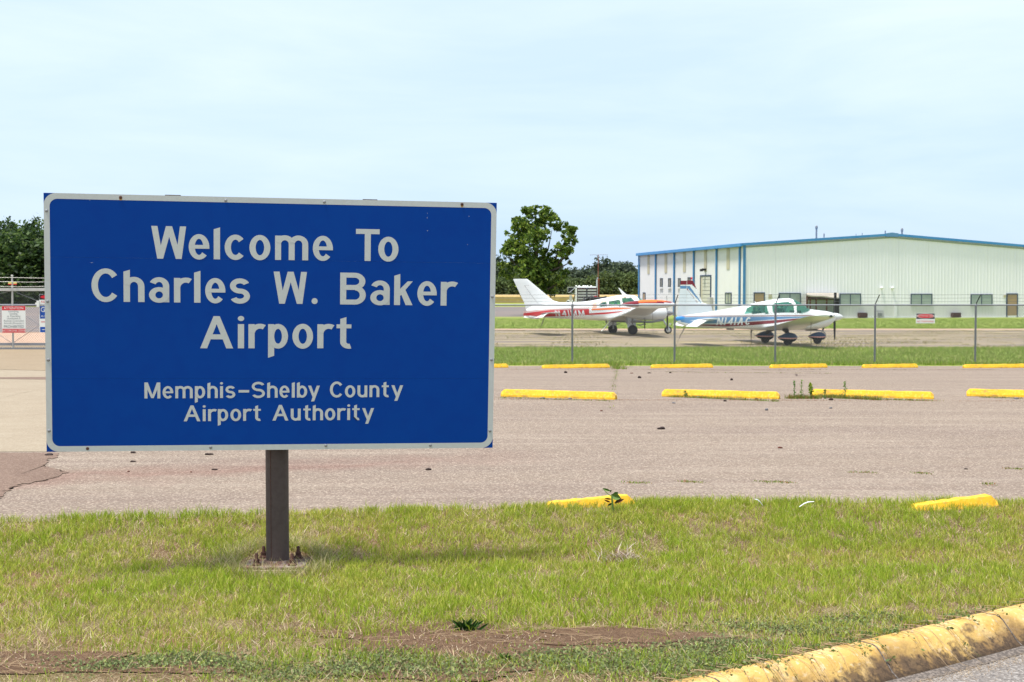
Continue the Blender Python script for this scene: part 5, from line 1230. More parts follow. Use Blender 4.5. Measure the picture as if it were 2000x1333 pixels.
# wings, flaps, nacelles, tip tanks
for sy in (-1, 1):
    surf([(sy*.35, 2.05, .25, .82), (sy*1.9, 1.85, .30, 1.0), (sy*5.25, 1.45, .42, 1.44)], M['white'], 'wing', ar, t=.13)
    mb = MB(); qq = [(.55, sy*.6, .90), (.52, sy*3.6, 1.28), (-.02, sy*3.6, 1.02), (-.02, sy*.6, .72)]
    mb.add(qq+[(p[0], p[1], p[2]-.05) for p in qq[:2]]+[(p[0], p[1], p[2]-.012) for p in qq[2:]], [(0, 1, 2, 3), (7, 6, 5, 4), (0, 4, 5, 1), (1, 5, 6, 2), (2, 6, 7, 3), (3, 7, 4, 0)]); mb.build('flap', M['white'], ar)
    # nacelle
    e = empty('engine_nacelle'); e.parent = ar; e.location = (0, sy*1.9, 1.06)
    mb = MB(); mb.lathe([(.3, .06), (.9, .24), (1.5, .32), (2.1, .34), (2.5, .32), (2.68, .26), (2.74, .16)], n=26, sy=.95); mb.build('cowling', M['white'], e, smooth=True)
    mb = MB(); mb.lathe([(2.735, .155), (2.76, .12)], n=18); mb.build('front_ring', M['black'], e)
    mb = MB(); mb.tube([(2.55, -.1, -.32), (1.9, -.12, -.42), (1.0, -.12, -.40), (.85, -.12, -.40)], .055, 10); mb.build('exhaust_pipe', M['greymetal'], e, smooth=True)
    prop(ar, 2.76, sy*1.9, 1.08, .88, 4 if sy < 0 else -6, hub=.125, m='greymetal', spin=.38)
    # tip tank: canted, tapered both ends
    e = empty('tip_tank'); e.parent = ar; e.location = (.72, sy*5.42, 1.505)
    mb = MB(); n = 28; prof_ = []
    for i in range(31):
        t = i/30; r = .215*(max(math.sin(math.pi*t**.85), 0)**.62)+.004; prof_.append((1.34-2.68*t, r))
    vs = []; fs = []
    for xx, r in prof_:
        for k in range(n):
            a = 2*math.pi*k/n; vs.append((xx, r*math.cos(a), r*math.sin(a)))
    for i in range(30):
        for k in range(n): fs.append((i*n+k, i*n+(k+1) % n, (i+1)*n+(k+1) % n, (i+1)*n+k))
    mb.add(vs, fs)
    for i, f in enumerate(mb.f):
        cz = sum(vs[q_][2] for q_ in f)/4; cx = sum(vs[q_][0] for q_ in f)/4; lim = .05+.02*cx
        mb.m[i] = 1 if cz > lim+.055 else (2 if cz > lim-.0 else 0)
        if cx < -.55 and cz > -.1: mb.m[i] = 2
    mb.build('shell', [M['white'], M['porange'], M['maroon']], e, smooth=True)
    mb = MB(); mb.tube([(.62, sy*1.9, .98), (.66, sy*1.95, .55)], .055, 10); mb.build('gear_strut', M['greymetal'], ar, smooth=True)
    mb = MB(); mb.b2((.72, sy*1.82-.02, .36), (1.16, sy*1.82+.02, .94)); mb.build('gear_door', M['whitecool'], ar, bevel=.01)
    wheel(ar, .98, sy*1.88, .245, .19, 'black'); mb = MB(); mb.tube([(.98, sy*1.88, .9), (.98, sy*1.75, .26), (.98, sy*1.88, .25)], .045, 8); mb.build('gear_leg', M['greymetal'], ar, smooth=True)
    mb = MB(); mb.tube([(1.5, sy*2.2, .85), (1.48, sy*2.2, .55), (1.3, sy*2.2, .48), (1.15, sy*2.2, .50)], .03, 8); mb.build('drag_brace', M['greymetal'], ar, smooth=True)
    mb = MB(); mb.tube([(1.55, sy*3.4, 1.2), (1.55, sy*3.45, .6), (1.55, sy*3.5, 0)], .010, 5); mb.build('tie_down', M['rope'], ar)
# nose gear
mb = MB(); mb.tube([(3.05, 0, .9), (3.32, 0, .5), (3.42, 0, .38)], .045, 10); mb.tube([(3.42, .12, .40), (3.44, .12, .2)], .025, 6); mb.tube([(3.42, -.12, .40), (3.44, -.12, .2)], .025, 6); mb.box((3.42, 0, .41), (.08, .28, .05)); mb.build('nose_gear_leg', M['chrome'], ar, smooth=True)
wheel(ar, 3.44, 0, .2, .14, 'chrome')
mb = MB(); mb.tube([(3.5, -.03, .48), (3.58, -.03, .55)], .05, 8); mb.build('taxi_lamp', M['plate'], ar)
mb = MB(); mb.tube([(.28, -.3, .72), (-.05, -.42, .38), (-.28, -.5, .16)], [.03, .03, .035], 8); mb.build('boarding_step', M['plate'], ar, smooth=True)
mb = MB(); mb.b2((.36, -.40, .84), (.54, -.32, .98)); mb.build('exhaust_stub', M['black'], ar, bevel=.02)
mb = MB(); a = (X(1220)+.16, 2.04); mb.add([(a[0]-.10, -.015, a[1]-.02), (a[0]+.14, -.015, a[1]-.02), (a[0]-.27, -.008, a[1]+.34), (a[0]-.33, -.008, a[1]+.35), (a[0]-.10, .015, a[1]-.02), (a[0]+.14, .015, a[1]-.02), (a[0]-.27, .008, a[1]+.34), (a[0]-.33, .008, a[1]+.35)], [(0, 1, 2, 3), (7, 6, 5, 4), (0, 4, 5, 1), (1, 5, 6, 2), (2, 6, 7, 3), (3, 7, 4, 0)]); mb.build('blade_antenna', M['white'], ar)
mb = MB(); mb.tube([(-3.15, -.02, .88), (-3.3, -.1, .55), (-3.45, -.12, .25), (-3.46, -.12, 0)], [.02, .03, .008, .006], 6); mb.build('tie_down', M['rope'], ar)

# ------------------------------------------------------------------ truck tractor seen from behind, beyond the twin
YT = 108.0
def tp(px, py, dy=0): return at(px, py, YT+dy)
tr = empty('truck_tractor', (tp(1146, 600).x, YT, -.6), 0, 'white truck cab seen from behind with a chrome exhaust stack and mirrors', 'truck')
TL = tr.location
def T(px, py): q_ = at(px, py, YT)-TL; return q_.x, q_.z
xl, zt = T(1124.5, 559.5); xr, zb = T(1167.5, 597); zt2 = T(1140, 559)[1]
mb = MB(); mb.b2((xl, 0, 1.0), (xr, 1.7, zt)); mb.build('cab', M['white'], tr, bevel=.14)
mb = MB(); mb.b2((xl+.1, -.03, .95), (xr-.05, .0, zt-.12)); mb.build('rear_panel', M['acbrown'], tr, bevel=.01)
z = 1.05
while z < zt-.35:
    for a, b in ((xl+.14, (xl+xr)/2-.03), ((xl+xr)/2+.03, xr-.09)):
        mb = MB(); mb.b2((a, -.085, z), (b, -.031, z+.185)); mb.build('pressed_rib', M['galvlight'], tr, bevel=.03)
    z += .235
mb = MB(); mb.b2(((xl+xr)/2-.02, -.07, 1.5), ((xl+xr)/2+.02, -.031, zt-.42)); mb.build('door_strap', M['signtext'], tr)
mb = MB(); mb.b2((-.08, -.06, zt-.22), (.14, -.031, zt-.14)); mb.build('badge', M['hframe'], tr)
for px in (1126, 1132, 1140, 1143.5, 1148, 1155): x_, _ = T(px, 557); mb = MB(); mb.lathe([(0, .10), (.05, .09), (.09, .03)], axis='z', n=12, c=(x_, .4, zt-.015)); mb.build('roof_lamp', M['plate'], tr, smooth=True)
x_, z_ = T(1166, 543.5); mb = MB(); mb.tube([(x_, .05, .9), (x_, .05, z_-.12), (x_+.05, -.05, z_)], [.075, .075, .07], 12); mb.build('exhaust_stack', M['chrome'], tr, smooth=True)
x_ += .16; mb = MB(); mb.tube([(x_, .1, .9), (x_, .1, T(1168, 544.5)[1])], .07, 10); mb.build('rusty_stack', mat('stack_rust', (.22, .06, .03), rough=.8), tr, smooth=True)
x0_, z1_ = T(1110, 561.5); x1_, z0_ = T(1120.5, 571.5); mb = MB(); mb.b2((x0_, .9, z0_), (x1_-.02, .98, z1_)); mb.build('mirror', M['black'], tr, bevel=.02)
mb = MB(); mb.tube([(x0_, .9, z1_), (xl+.02, .9, z1_+.0)], .022, 6); mb.tube([(x0_, .9, z1_), (x0_, .9, z0_), (xl, .9, z0_-.12)], .02, 6); mb.tube([(x0_+.15, .88, z0_), (xl, .88, z1_-.03)], .025, 6); mb.build('mirror_bracket', M['chrome'], tr)
x0_, z1_ = T(1113.5, 577); x1_, z0_ = T(1118.8, 588); mb = MB(); mb.b2((x0_, 1.3, z0_), (x1_, 1.5, z1_)); mb.build('side_box', M['galvlight'], tr, bevel=.02)
x0_, z1_ = T(1108.5, 586.5); mb = MB(); mb.b2((x0_, 1.6, .55), (xl-.0, 3.3, z1_)); mb.build('bonnet_wing', M['white'], tr, bevel=.1); mb = MB(); mb.lathe([(1.5, .10), (1.6, .10)], axis='y', n=14, c=(x0_+.12, 0, z1_-.18)); mb.build('head_lamp', M['black'], tr)
mb = MB(); mb.b2((-.45, -3.6, .75), (-.30, 1.6, .95)); mb.b2((.30, -3.6, .75), (.45, 1.6, .95)); mb.build('chassis_rail', M['black'], tr)
mb = MB()
for a, b, r in (((1139, 582), (1139, 590), .08), ((1137, 588), (1154, 581), .07), ((1153, 578.5), (1154, 590), .10), ((1152, 583.5), (1182, 581.5), .09), ((1160, 585.5), (1183, 583), .06), ((1176, 582), (1181, 580.5), .09), ((1141, 588), (1141, 596), .05), ((1145, 585), (1165, 590), .07)):
    pa, pb = T(*a), T(*b); mb.tube([(pa[0], -1.2, pa[1]), (pb[0], -1.6, pb[1])], r, 8)
mb.build('winch_gear', M['black'], tr, smooth=True)
x0_, z_ = T(1163, 579.5); mb = MB(); mb.b2((x0_-.14, -.12, z_-.03), (x0_+.14, -.031, z_+.03)); mb.build('red_marker', M['signred'], tr)
for x_ in (-1.0, 1.0):
    for y_ in (-2.8, -1.5, 2.4): 
        e = empty('wheel'); e.parent = tr; e.location = (x_*.95, y_, .5); mb = MB(); mb.lathe([(-.2, .3), (-.2, .44), (0, .5), (.2, .44), (.2, .3)], n=22); mb.build('tyre', M['tyre'], e, smooth=True); mb = MB(); mb.lathe([(-.17, .05), (-.15, .29), (.15, .29), (.17, .05)], n=14); mb.build('rim', M['chrome'], e, smooth=True)
# thin mast with a cross yard behind it
q_ = at(1168.4, 498, 150); ms = empty('radio_mast', (q_.x, 150, -.6), 0, 'thin rusty mast with a cross aerial rising above the truck exhaust', 'mast')
hgt = q_.z+.6; mb = MB(); mb.tube([(0, 0, 0), (0, 0, hgt)], .045, 6); mb.build('pole', mat('mast_rust', (.30, .11, .07), rough=.8), ms)
mb = MB(); mb.tube([(-.95, 0, hgt-.02), (1.15, .2, hgt+.0)], .025, 5); 
for i in range(8): mb.tube([(-.9+.26*i, -.25, hgt), (-.9+.26*i, .25, hgt)], .012, 4)
mb.build('aerial', M['galv'], ms)
# ------------------------------------------------------------------ vegetation
def leaves_np(centers, size, colors, squash=1.0, rg=rng, droop=0.0):
    """one quad-ish leaf clump (2 tris folded) per centre"""
    n = len(centers); d = rg.normal(size=(n, 3)); d[:, 2] = np.abs(d[:, 2])*.8+.15; d /= np.linalg.norm(d, axis=1)[:, None]
    r = rg.normal(size=(n, 3)); u = np.cross(d, r); u /= np.linalg.norm(u, axis=1)[:, None]; w = np.cross(d, u)
    s = (size*rg.uniform(.6, 1.35, n))[:, None]
    V = np.empty((n, 4, 3)); V[:, 0] = centers-u*s; V[:, 1] = centers-w*s*.55+d*s*.12; V[:, 2] = centers+u*s*1.1; V[:, 3] = centers+w*s*.6-d*s*.10
    C = np.repeat(colors[:, None, :], 4, axis=1)
    idx = np.arange(n)[:, None]*4
    L = np.concatenate([idx+np.array([0, 1, 2]), idx+np.array([0, 2, 3])], axis=1).reshape(-1)
    return V.reshape(-1, 3), L, np.full(2*n, 3), C.reshape(-1, 3)
def palette(n, cols, wts, rg=rng, jit=.18):
    c = np.array(cols)[rg.choice(len(cols), n, p=np.array(wts)/sum(wts))]; return np.clip(c*(1+rg.normal(0, jit, (n, 1))), .004, 1)
# lone broad tree: lobes measured as (px, py, radius px), depth offset
YT1 = 118.0
LOB = [(1052,422,20,0),(1030,421,16,2),(1024,414,10,1),(1042,411,11,0),(1060,410,11,-1),(1076,420,16,-1),(1084,432,15,1),(1088,446,10,1),(1014,432,13,0),(1020,447,22,-1),(1048,448,26,2),(1058,456,16,-2),(1010,470,24,1),(1036,475,24,-2),(1104,446,10,2),(1113,450,11,0),(1085,500,18,1),(1108,462,15,0),(1116,475,14,-1),(1104,486,15,1),(1120,452,9,0),(1000,488,18,-1),(1022,500,22,2),(1052,498,20,0),(984,493,9,0),(1095,490,14,-2),(1030,524,24,-2),(1062,520,24,2),(995,517,13,1),(1050,545,28,-1),(1085,528,20,1),(1010,540,20,0),(988,538,10,1),(980,535,7,0),(1096,548,15,-1),(1070,560,20,1),(1030,560,20,-1),(1104,535,10,0),(1055,572,16,0),(1103,502,7,0),(1114,513,5,0),(978,520,8,-1)]
lt = empty('broad_tree', (at(1050, 600, YT1).x, YT1, -.6), 0, 'lone broad leafy tree between the sign and the truck, taller than the far woods', 'tree')
C = []
for px, py, r, dy in LOB:
    c = np.array(at(px, py, YT1+dy*.7)); R = r*YT1/2500
    k = int(22+R*R*430); d = rng.normal(size=(k, 3)); d /= np.linalg.norm(d, axis=1)[:, None]
    rr = R*rng.uniform(.35, 1.03, k)**.6
    # break each lobe into sprigs
    m_ = max(6, int(R*R*22)); sp = rng.normal(size=(m_, 3)); sp /= np.linalg.norm(sp, axis=1)[:, None]; sp = sp*R*rng.uniform(.55, 1.0, (m_, 1))
    a = rng.integers(0, m_, k); pts = c+sp[a]+rng.normal(size=(k, 3))*R*.15*np.array([1, 1, .8])
    C.append(pts)
C = np.concatenate(C)-np.array(lt.location)
V, L, K, CC = leaves_np(C, .175, palette(len(C), [(.125, .20, .028), (.075, .13, .02), (.24, .31, .05), (.035, .07, .014)], [4, 3, 2.5, 1.5]))
np_mesh('crown', V, L, K, M['leaf'], lt, CC)
b0 = at(1052, 600, YT1); mb = MB()
def lp(px, py, dy=0): q = at(px, py, YT1+dy)-lt.location; return q
tb = lp(1050, 618); tb.z = -.1
mb.tube([tb, lp(1050, 590), lp(1050, 565), lp(1051, 545), lp(1048, 515), lp(1050, 480), lp(1050, 445)], [.30, .25, .22, .19, .14, .09, .04], 10)
mb.build('trunk', M['bark'], lt, smooth=True)
LB = [((1050, 560), (1030, 535), (1005, 515), (985, 497)), ((1050, 555), (1075, 530), (1095, 510), (1112, 480)), ((1050, 535), (1035, 505), (1015, 470)), ((1049, 520), (1070, 490), (1078, 450)), ((1075, 530), (1100, 520), (1118, 510)), ((1050, 570), (1020, 555), (990, 540)), ((1050, 575), (1080, 560), (1100, 548)), ((1050, 500), (1035, 460), (1030, 430)), ((1092, 512), (1108, 500), (1116, 516)), ((1085, 505), (1105, 470), (1118, 455))]
for i, b in enumerate(LB):
    mb = MB(); n = len(b); mb.tube([lp(p[0], p[1], (j/n)*(1.2 if i % 2 else -1.2)) for j, p in enumerate(b)], [.11*(1-.8*j/(n-1)) for j in range(n)], 7); mb.build('limb', M['bark'], lt, smooth=True)

# distant trees: several crown meshes shared between copies
def crown_mesh(key, H, W, n, lo=.12, cols=None, wts=None, size=.42):
    rg = np.random.default_rng(key); L_ = []
    nl = 26
    for i in range(nl):
        t = rg.uniform(0, 1)**.8; z = H*(lo+(.97-lo)*t); prof_ = math.sin(math.pi*min(1, (.28+.72*t))**.9)**.6 if t < .99 else .1
        prof_ = (1-((t-.42)/.62)**2); prof_ = max(prof_, .08)**.5
        a = rg.uniform(0, 2*math.pi); rr = W/2*prof_*rg.uniform(.25, .8); L_.append((rr*math.cos(a), rr*math.sin(a), z, W*.17*rg.uniform(.7, 1.25)))
    pts = []
    for x, y, z, r in L_:
        k = n//nl; m_ = 14; sp = rg.normal(size=(m_, 3)); sp /= np.linalg.norm(sp, axis=1)[:, None]; sp *= r
        a = rg.integers(0, m_, k); pts.append(np.array([x, y, z])+sp[a]+rg.normal(size=(k, 3))*r*.28)
    P = np.concatenate(pts); P[:, 2] = np.clip(P[:, 2], .2, None)
    V, L, K, CC = leaves_np(P, size, palette(len(P), cols, wts, rg), rg=rg)
    me = np_mesh('crown_src', V, L, K, M['leaf'], None, CC); d = me.data; bpy.data.objects.remove(me); return d
far_haze_cols = [(.082, .112, .062), (.066, .095, .062), (.10, .135, .066), (.066, .09, .068)]  # greens made paler and bluer, distance haze put into the leaf colour
near_cols = [(.065, .115, .026), (.044, .082, .024), (.11, .165, .04), (.026, .05, .02)]
KIND = {
 'far': [crown_mesh(20+i, h, w, 3400, .08, far_haze_cols, [3, 3, 2, 2], .46) for i, (h, w) in enumerate([(11, 9), (10, 10), (12.2, 8), (9, 9.5)])],
 'mid': [crown_mesh(40+i, h, w, 2600, .03, [(.12, .165, .05), (.09, .13, .045), (.07, .105, .045)], [3, 3, 1], .40) for i, (h, w) in enumerate([(7, 7), (6.2, 8)])],
 'near': [crown_mesh(60+i, h, w, 5200, .04, near_cols, [3, 3, 2, 2], .36) for i, (h, w) in enumerate([(13.2, 9), (12.2, 10), (12.8, 8)])]}
trunkm = {}
for k, h in (('far', 8), ('mid', 4), ('near', 9)):
    mb = MB(); mb.tube([(0, 0, -.3), (.05, 0, h*.4), (-.05, .1, h*.8), (0, 0, h)], [.24, .2, .13, .05], 7)
    for a in range(4): t = a*1.6; mb.tube([(0, 0, h*(.3+.12*a)), (1.3*math.cos(t), 1.3*math.sin(t), h*(.5+.1*a)), (2.2*math.cos(t), 2.2*math.sin(t), h*(.62+.09*a))], [.1, .06, .03], 5)
    o = mb.build('trunk_src', M['bark'], smooth=True); trunkm[k] = o.data; bpy.data.objects.remove(o)
def tree(kind, i, x, y, s, rz, label, group, zs=1.0):
    e = empty('woodland_tree', (x, y, float(gz(x, y))), rz, label, 'tree', group); e.scale = (s, s, s*zs)
    for nm, me in (('crown', KIND[kind][i % len(KIND[kind])]), ('trunk', trunkm[kind])):
        o = bpy.data.objects.new(nm, me); COL.objects.link(o); o.parent = e
    return e
r4 = random.Random(5)
gR = 'far woodland trees behind the field'
SKY = lambda px: np.interp(px, [560, 700, 850, 970, 1010, 1050, 1090, 1130, 1160, 1180, 1200, 1220, 1250, 1300], [508, 512, 508, 505, 507, 506, 508, 511, 514, 508, 503, 502, 505, 510])
SPOT = [(905, 'behind the blue sign, well inside its edge'), (932, 'behind the blue sign near its right edge'), (958, 'half behind the right edge of the blue sign'), (980, 'just right of the blue sign edge'), (1003, 'behind the left limbs of the lone tree'), (1027, 'behind the lone tree, left of its trunk'),
 (1051, 'directly behind the trunk of the lone tree'), (1076, 'behind the right limbs of the lone tree'), (1101, 'just right of the lower crown of the lone tree'), (1125, 'above the left side of the truck cab'), (1148, 'above the middle of the truck cab'), (1170, 'right behind the radio mast'), (1193, 'between the radio mast and the twin cabin'), (1216, 'above the blade antenna of the twin aircraft'), (1240, 'touching the left corner of the hangar'), (1266, 'hidden behind the hangar left corner')]
for row, (Y, kind, lab) in enumerate([(498, 'far', 'back row far wood tree'), (470, 'far', 'middle row far wood tree'), (432, 'mid', 'low pale front far wood tree')]):
    for px, where in SPOT:
        px += row*8-8+r4.uniform(-4, 4); i = r4.randrange(4 if kind == 'far' else 2)
        me_h = {'far': (11, 10, 12.2, 9), 'mid': (7, 6.2)}[kind][i]
        tgt = (CAMZ+.6+(570-SKY(px))/2500*Y)*(.83, .70, .52)[row]*r4.uniform(.9, 1.06); s = r4.uniform(1.0, 1.25)
        tree(kind, i, (px-1000)/2500*Y, Y+r4.uniform(-6, 6), s, r4.uniform(0, 6), lab+' '+where, gR, zs=tgt/me_h/s)
gL = 'near woodland trees at the left behind the gate'
SPL = [(-95, 'left of the picture edge'), (-28, 'cut by the left picture edge'), (38, 'above the white ATTENTION notice on the gate'), (100, 'at the left edge of the blue sign'), (165, 'hidden behind the left part of the blue sign')]
for row, Y in enumerate((196, 207, 220)):
    for k, (px, where) in enumerate(SPL):
        px += row*22-20+r4.uniform(-6, 6); i = r4.randrange(3); top = np.interp(px, [-200, 0, 30, 60, 85, 200, 330], [424, 421, 417, 424, 428, 440, 460])
        tgt = (CAMZ+.6+(570-top)/2500*Y)*(.72, .80, .86)[row]*r4.uniform(.95, 1.02); s = r4.uniform(.9, 1.1)
        tree('near', i, (px-1000)/2500*Y, Y, s, r4.uniform(0, 6), ('low front tree of the left wood', 'middle tree of the left wood', 'tallest tree of the left wood')[row]+' '+where, gL, zs=tgt/(13.2, 12.2, 12.8)[i]/s)
# the rest of the wood, never seen tree by tree: one mass
P = []
for _ in range(80000):
    px = r4.choice([r4.uniform(-400, 890), r4.uniform(1290, 2300)]); Y = r4.uniform(440, 505); top = (CAMZ+.6+(570-np.interp(px, [-400, 0, 890, 1290, 2300], [500, 500, 506, 510, 505]))/2500*Y)*(.8+.2*math.sin(px*.21+Y*.3))
    P.append(((px-1000)/2500*Y, Y, -.6+top*r4.random()**.7))
V, L, K, CC = leaves_np(np.array(P), 1.05, palette(len(P), far_haze_cols, [3, 3, 2, 2])); np_mesh('distant_wood', V, L, K, M['leaf'], None, CC)['kind'] = 'stuff'
# undergrowth closing the foot of both woods
P = []
for _ in range(26000):
    Y = r4.uniform(425, 445); px = r4.uniform(500, 1275); P.append(((px-1000)/2500*Y, Y, -.6+abs(r4.gauss(0, 1.6))+.8))
P = np.array(P); P[:, 2] += 1.0*np.sin(P[:, 0]*.35)
V, L, K, CC = leaves_np(P, .5, palette(len(P), [(.05, .075, .035), (.09, .125, .045), (.13, .16, .05)], [3, 3, 1])); o = np_mesh('undergrowth', V, L, K, M['leaf'], None, CC); o['kind'] = 'stuff'
P = []
for _ in range(15000):
    Y = r4.uniform(190, 197); px = r4.uniform(-190, 330); P.append(((px-1000)/2500*Y, Y, -.6+abs(r4.gauss(0, 1.5))+.2))
V, L, K, CC = leaves_np(np.array(P), .3, palette(len(P), [(.028, .05, .018), (.05, .085, .022)], [3, 2])); o = np_mesh('undergrowth', V, L, K, M['leaf'], None, CC); o['kind'] = 'stuff'

# ------------------------------------------------------------------ grass blades
def blades(name, X, Y, Z, h, w, lean, cols, mat_, flat=None, parent=None, seg=2):
    n = len(X); a = rng.uniform(0, 2*np.pi, n); dx, dy = np.cos(a), np.sin(a)           # lean direction
    b = rng.uniform(0, 2*np.pi, n); wx, wy = np.cos(b)*w/2, np.sin(b)*w/2*.6
    lean = lean if np.ndim(lean) else np.full(n, lean)
    l1, l2 = h*lean*.35, h*lean; zf = np.sqrt(np.clip(1-np.minimum(lean, .97)**2, .02, 1))
    if seg == 2:
        V = np.empty((n, 5, 3))
        V[:, 0] = np.stack([X-wx, Y-wy, Z], 1); V[:, 1] = np.stack([X+wx, Y+wy, Z], 1)
        V[:, 2] = np.stack([X-wx*.8+dx*l1, Y-wy*.8+dy*l1, Z+h*.55*zf], 1); V[:, 3] = np.stack([X+wx*.8+dx*l1, Y+wy*.8+dy*l1, Z+h*.55*zf], 1)
        V[:, 4] = np.stack([X+dx*l2, Y+dy*l2, Z+h*zf], 1)
        idx = np.arange(n)[:, None]*5
        L = np.concatenate([idx+np.array([0, 1, 3]), idx+np.array([0, 3, 2]), idx+np.array([2, 3, 4])], axis=1).reshape(-1); K = np.full(3*n, 3); m_ = 5
    else:
        V = np.empty((n, 3, 3)); V[:, 0] = np.stack([X-wx, Y-wy, Z], 1); V[:, 1] = np.stack([X+wx, Y+wy, Z], 1); V[:, 2] = np.stack([X+dx*l2, Y+dy*l2, Z+h*zf], 1)
        L = np.arange(3*n); K = np.full(n, 3); m_ = 3
    CC = np.repeat(cols[:, None, :], m_, axis=1)
    if m_ == 5: CC = CC.copy(); CC[:, 4] *= 1.15
    o = np_mesh(name, V.reshape(-1, 3), L, K, mat_, parent, CC.reshape(-1, 3)); o['kind'] = 'stuff'; return o
# smooth value noise
_tab = np.random.default_rng(99).random((64, 64))
def vnoise(x, y, f):
    x, y = x*f, y*f; xi, yi = np.floor(x).astype(int), np.floor(y).astype(int); u, v = x-xi, y-yi; u, v = u*u*(3-2*u), v*v*(3-2*v)
    g = lambda a, b: _tab[a % 64, b % 64]
    return (g(xi, yi)*(1-u)+g(xi+1, yi)*u)*(1-v)+(g(xi, yi+1)*(1-u)+g(xi+1, yi+1)*u)*v
def fbm(x, y, f): return (vnoise(x, y, f)*.5+vnoise(x+7.3, y+1.9, f*2.1)*.3+vnoise(x+3.1, y+9.2, f*4.7)*.2)
kx, ky = np.array([p[0] for p in fine]), np.array([p[1] for p in fine])
def kerb_y(x): return np.interp(x, kx, ky)            # lawn lies above this line
def ell(x, y, cx, cy, a, b): return ((x-cx)/a)**2+((y-cy)/b)**2
g1 = [ghit(960, 1255), ghit(1180, 1250), ghit(40, 1300), ghit(560, 1235), ghit(260, 1325), ghit(1410, 1140), ghit(820, 1320)]
def bare(x, y):
    w = (fbm(x, y, 2.1)-.5)*2.2
    m_ = np.exp(-(ell(x, y, g1[0].x+.12, g1[0].y-.06, .95, .30)**1.6)*(1-.5*w)) + np.exp(-(ell(x, y, g1[1].x+.03, g1[1].y, .6, .2)**1.6)) + .9*np.exp(-ell(x, y, g1[2].x, g1[2].y, .9, .22)**1.5)+.55*np.exp(-ell(x, y, g1[3].x, g1[3].y, .35, .07))+.6*np.exp(-ell(x, y, g1[4].x, g1[4].y, .7, .12))+.45*np.exp(-ell(x, y, g1[5].x, g1[5].y, .35, .12))+.75*np.exp(-ell(x, y, g1[6].x, g1[6].y, .5, .08))
    return np.clip(m_+.25*w*(y < 6.6), 0, 1)
def in_lawn(x, y): return (y > kerb_y(x)+.05) & (y < edge_y(x)+.09*(fbm(x, y*0, 1.8)-.45)*2+.02) 
N = 960000
Xs = rng.uniform(-5.4, 7.2, N); Ys = 4.9+5.2*rng.random(N)**.9
fr_ = (np.abs(Xs) < .44*Ys+.5) | ((Xs > 0) & (Xs < 7.2) & (rng.random(N) < .55))
ok = in_lawn(Xs, Ys) & fr_
Xs, Ys = Xs[ok], Ys[ok]
nb = fbm(Xs, Ys, 1.3); nc = fbm(Xs+20, Ys+5, 4.5); br = bare(Xs, Ys)
keep = rng.random(len(Xs)) < np.clip((-.12+1.45*nc)*(1-1.05*br*np.clip(2.0-2.1*fbm(Xs+2, Ys+8, 7.0), .35, 1.0)), .02, 1)*np.clip(.30+.34*(Ys-5.7), .26, 1)
keep &= rng.random(len(Xs)) < np.clip((fbm(Xs+11, Ys+3, 13.0)-.30)*4.2, .10, 1)
near_base = ell(Xs, Ys, sign.location.x+PX, sign.location.y+PY+.05, .24, .22) < 1
keep &= ~near_base
Xs, Ys, nb, nc, br = Xs[keep], Ys[keep], nb[keep], nc[keep], br[keep]; n = len(Xs)
greenk = np.clip((nb-.42)*2.6+.45, 0, 1)[:, None]
base = np.array([(.22, .255, .03)])*greenk+np.array([(.36, .30, .10)])*(1-greenk)
fresh = palette(n, [(.165, .27, .03), (.23, .31, .045), (.12, .20, .03), (.30, .32, .08), (.42, .36, .17)], [4, 3, 2.4, 2, 1.5], jit=.2)
cols = (.42*base+.58*fresh)*np.array([1.52, 1.50, 1.0])
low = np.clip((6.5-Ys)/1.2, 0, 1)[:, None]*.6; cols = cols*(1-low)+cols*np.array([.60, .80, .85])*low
hgt = (.030+.050*nb*rng.uniform(.5, 1.4, n))*(1-.45*br)*(1-.30*low[:, 0]); hgt *= np.where(rng.random(n) < .05, 1.45, 1); hgt *= 1+.25*np.exp(-((Ys-edge_y(Xs))/.15)**2)
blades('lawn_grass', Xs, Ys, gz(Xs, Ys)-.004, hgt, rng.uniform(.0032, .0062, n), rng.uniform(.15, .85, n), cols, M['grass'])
print('grass blades', n)
# straw thatch and dead stems lying low
N = 150000
Xs = rng.uniform(-4.9, 5.6, N); Ys = 4.9+5.0*rng.random(N); ok = in_lawn(Xs, Ys) & (np.abs(Xs) < .44*Ys+.45); Xs, Ys = Xs[ok], Ys[ok]
br = bare(Xs, Ys); keep = rng.random(len(Xs)) < np.clip(.55+1.1*fbm(Xs+4, Ys, 3.2)-.45-.55*br, .05, 1); Xs, Ys = Xs[keep], Ys[keep]; n = len(Xs)
blades('dry_thatch', Xs, Ys, gz(Xs, Ys)+rng.uniform(.0, .014, n), rng.uniform(.03, .085, n), rng.uniform(.002, .0042, n), rng.uniform(.80, .975, n), palette(n, [(.60, .48, .30), (.50, .36, .22), (.26, .15, .09), (.70, .60, .44)], [4, 3, 2.4, 1.2]), M['grass'], seg=1)
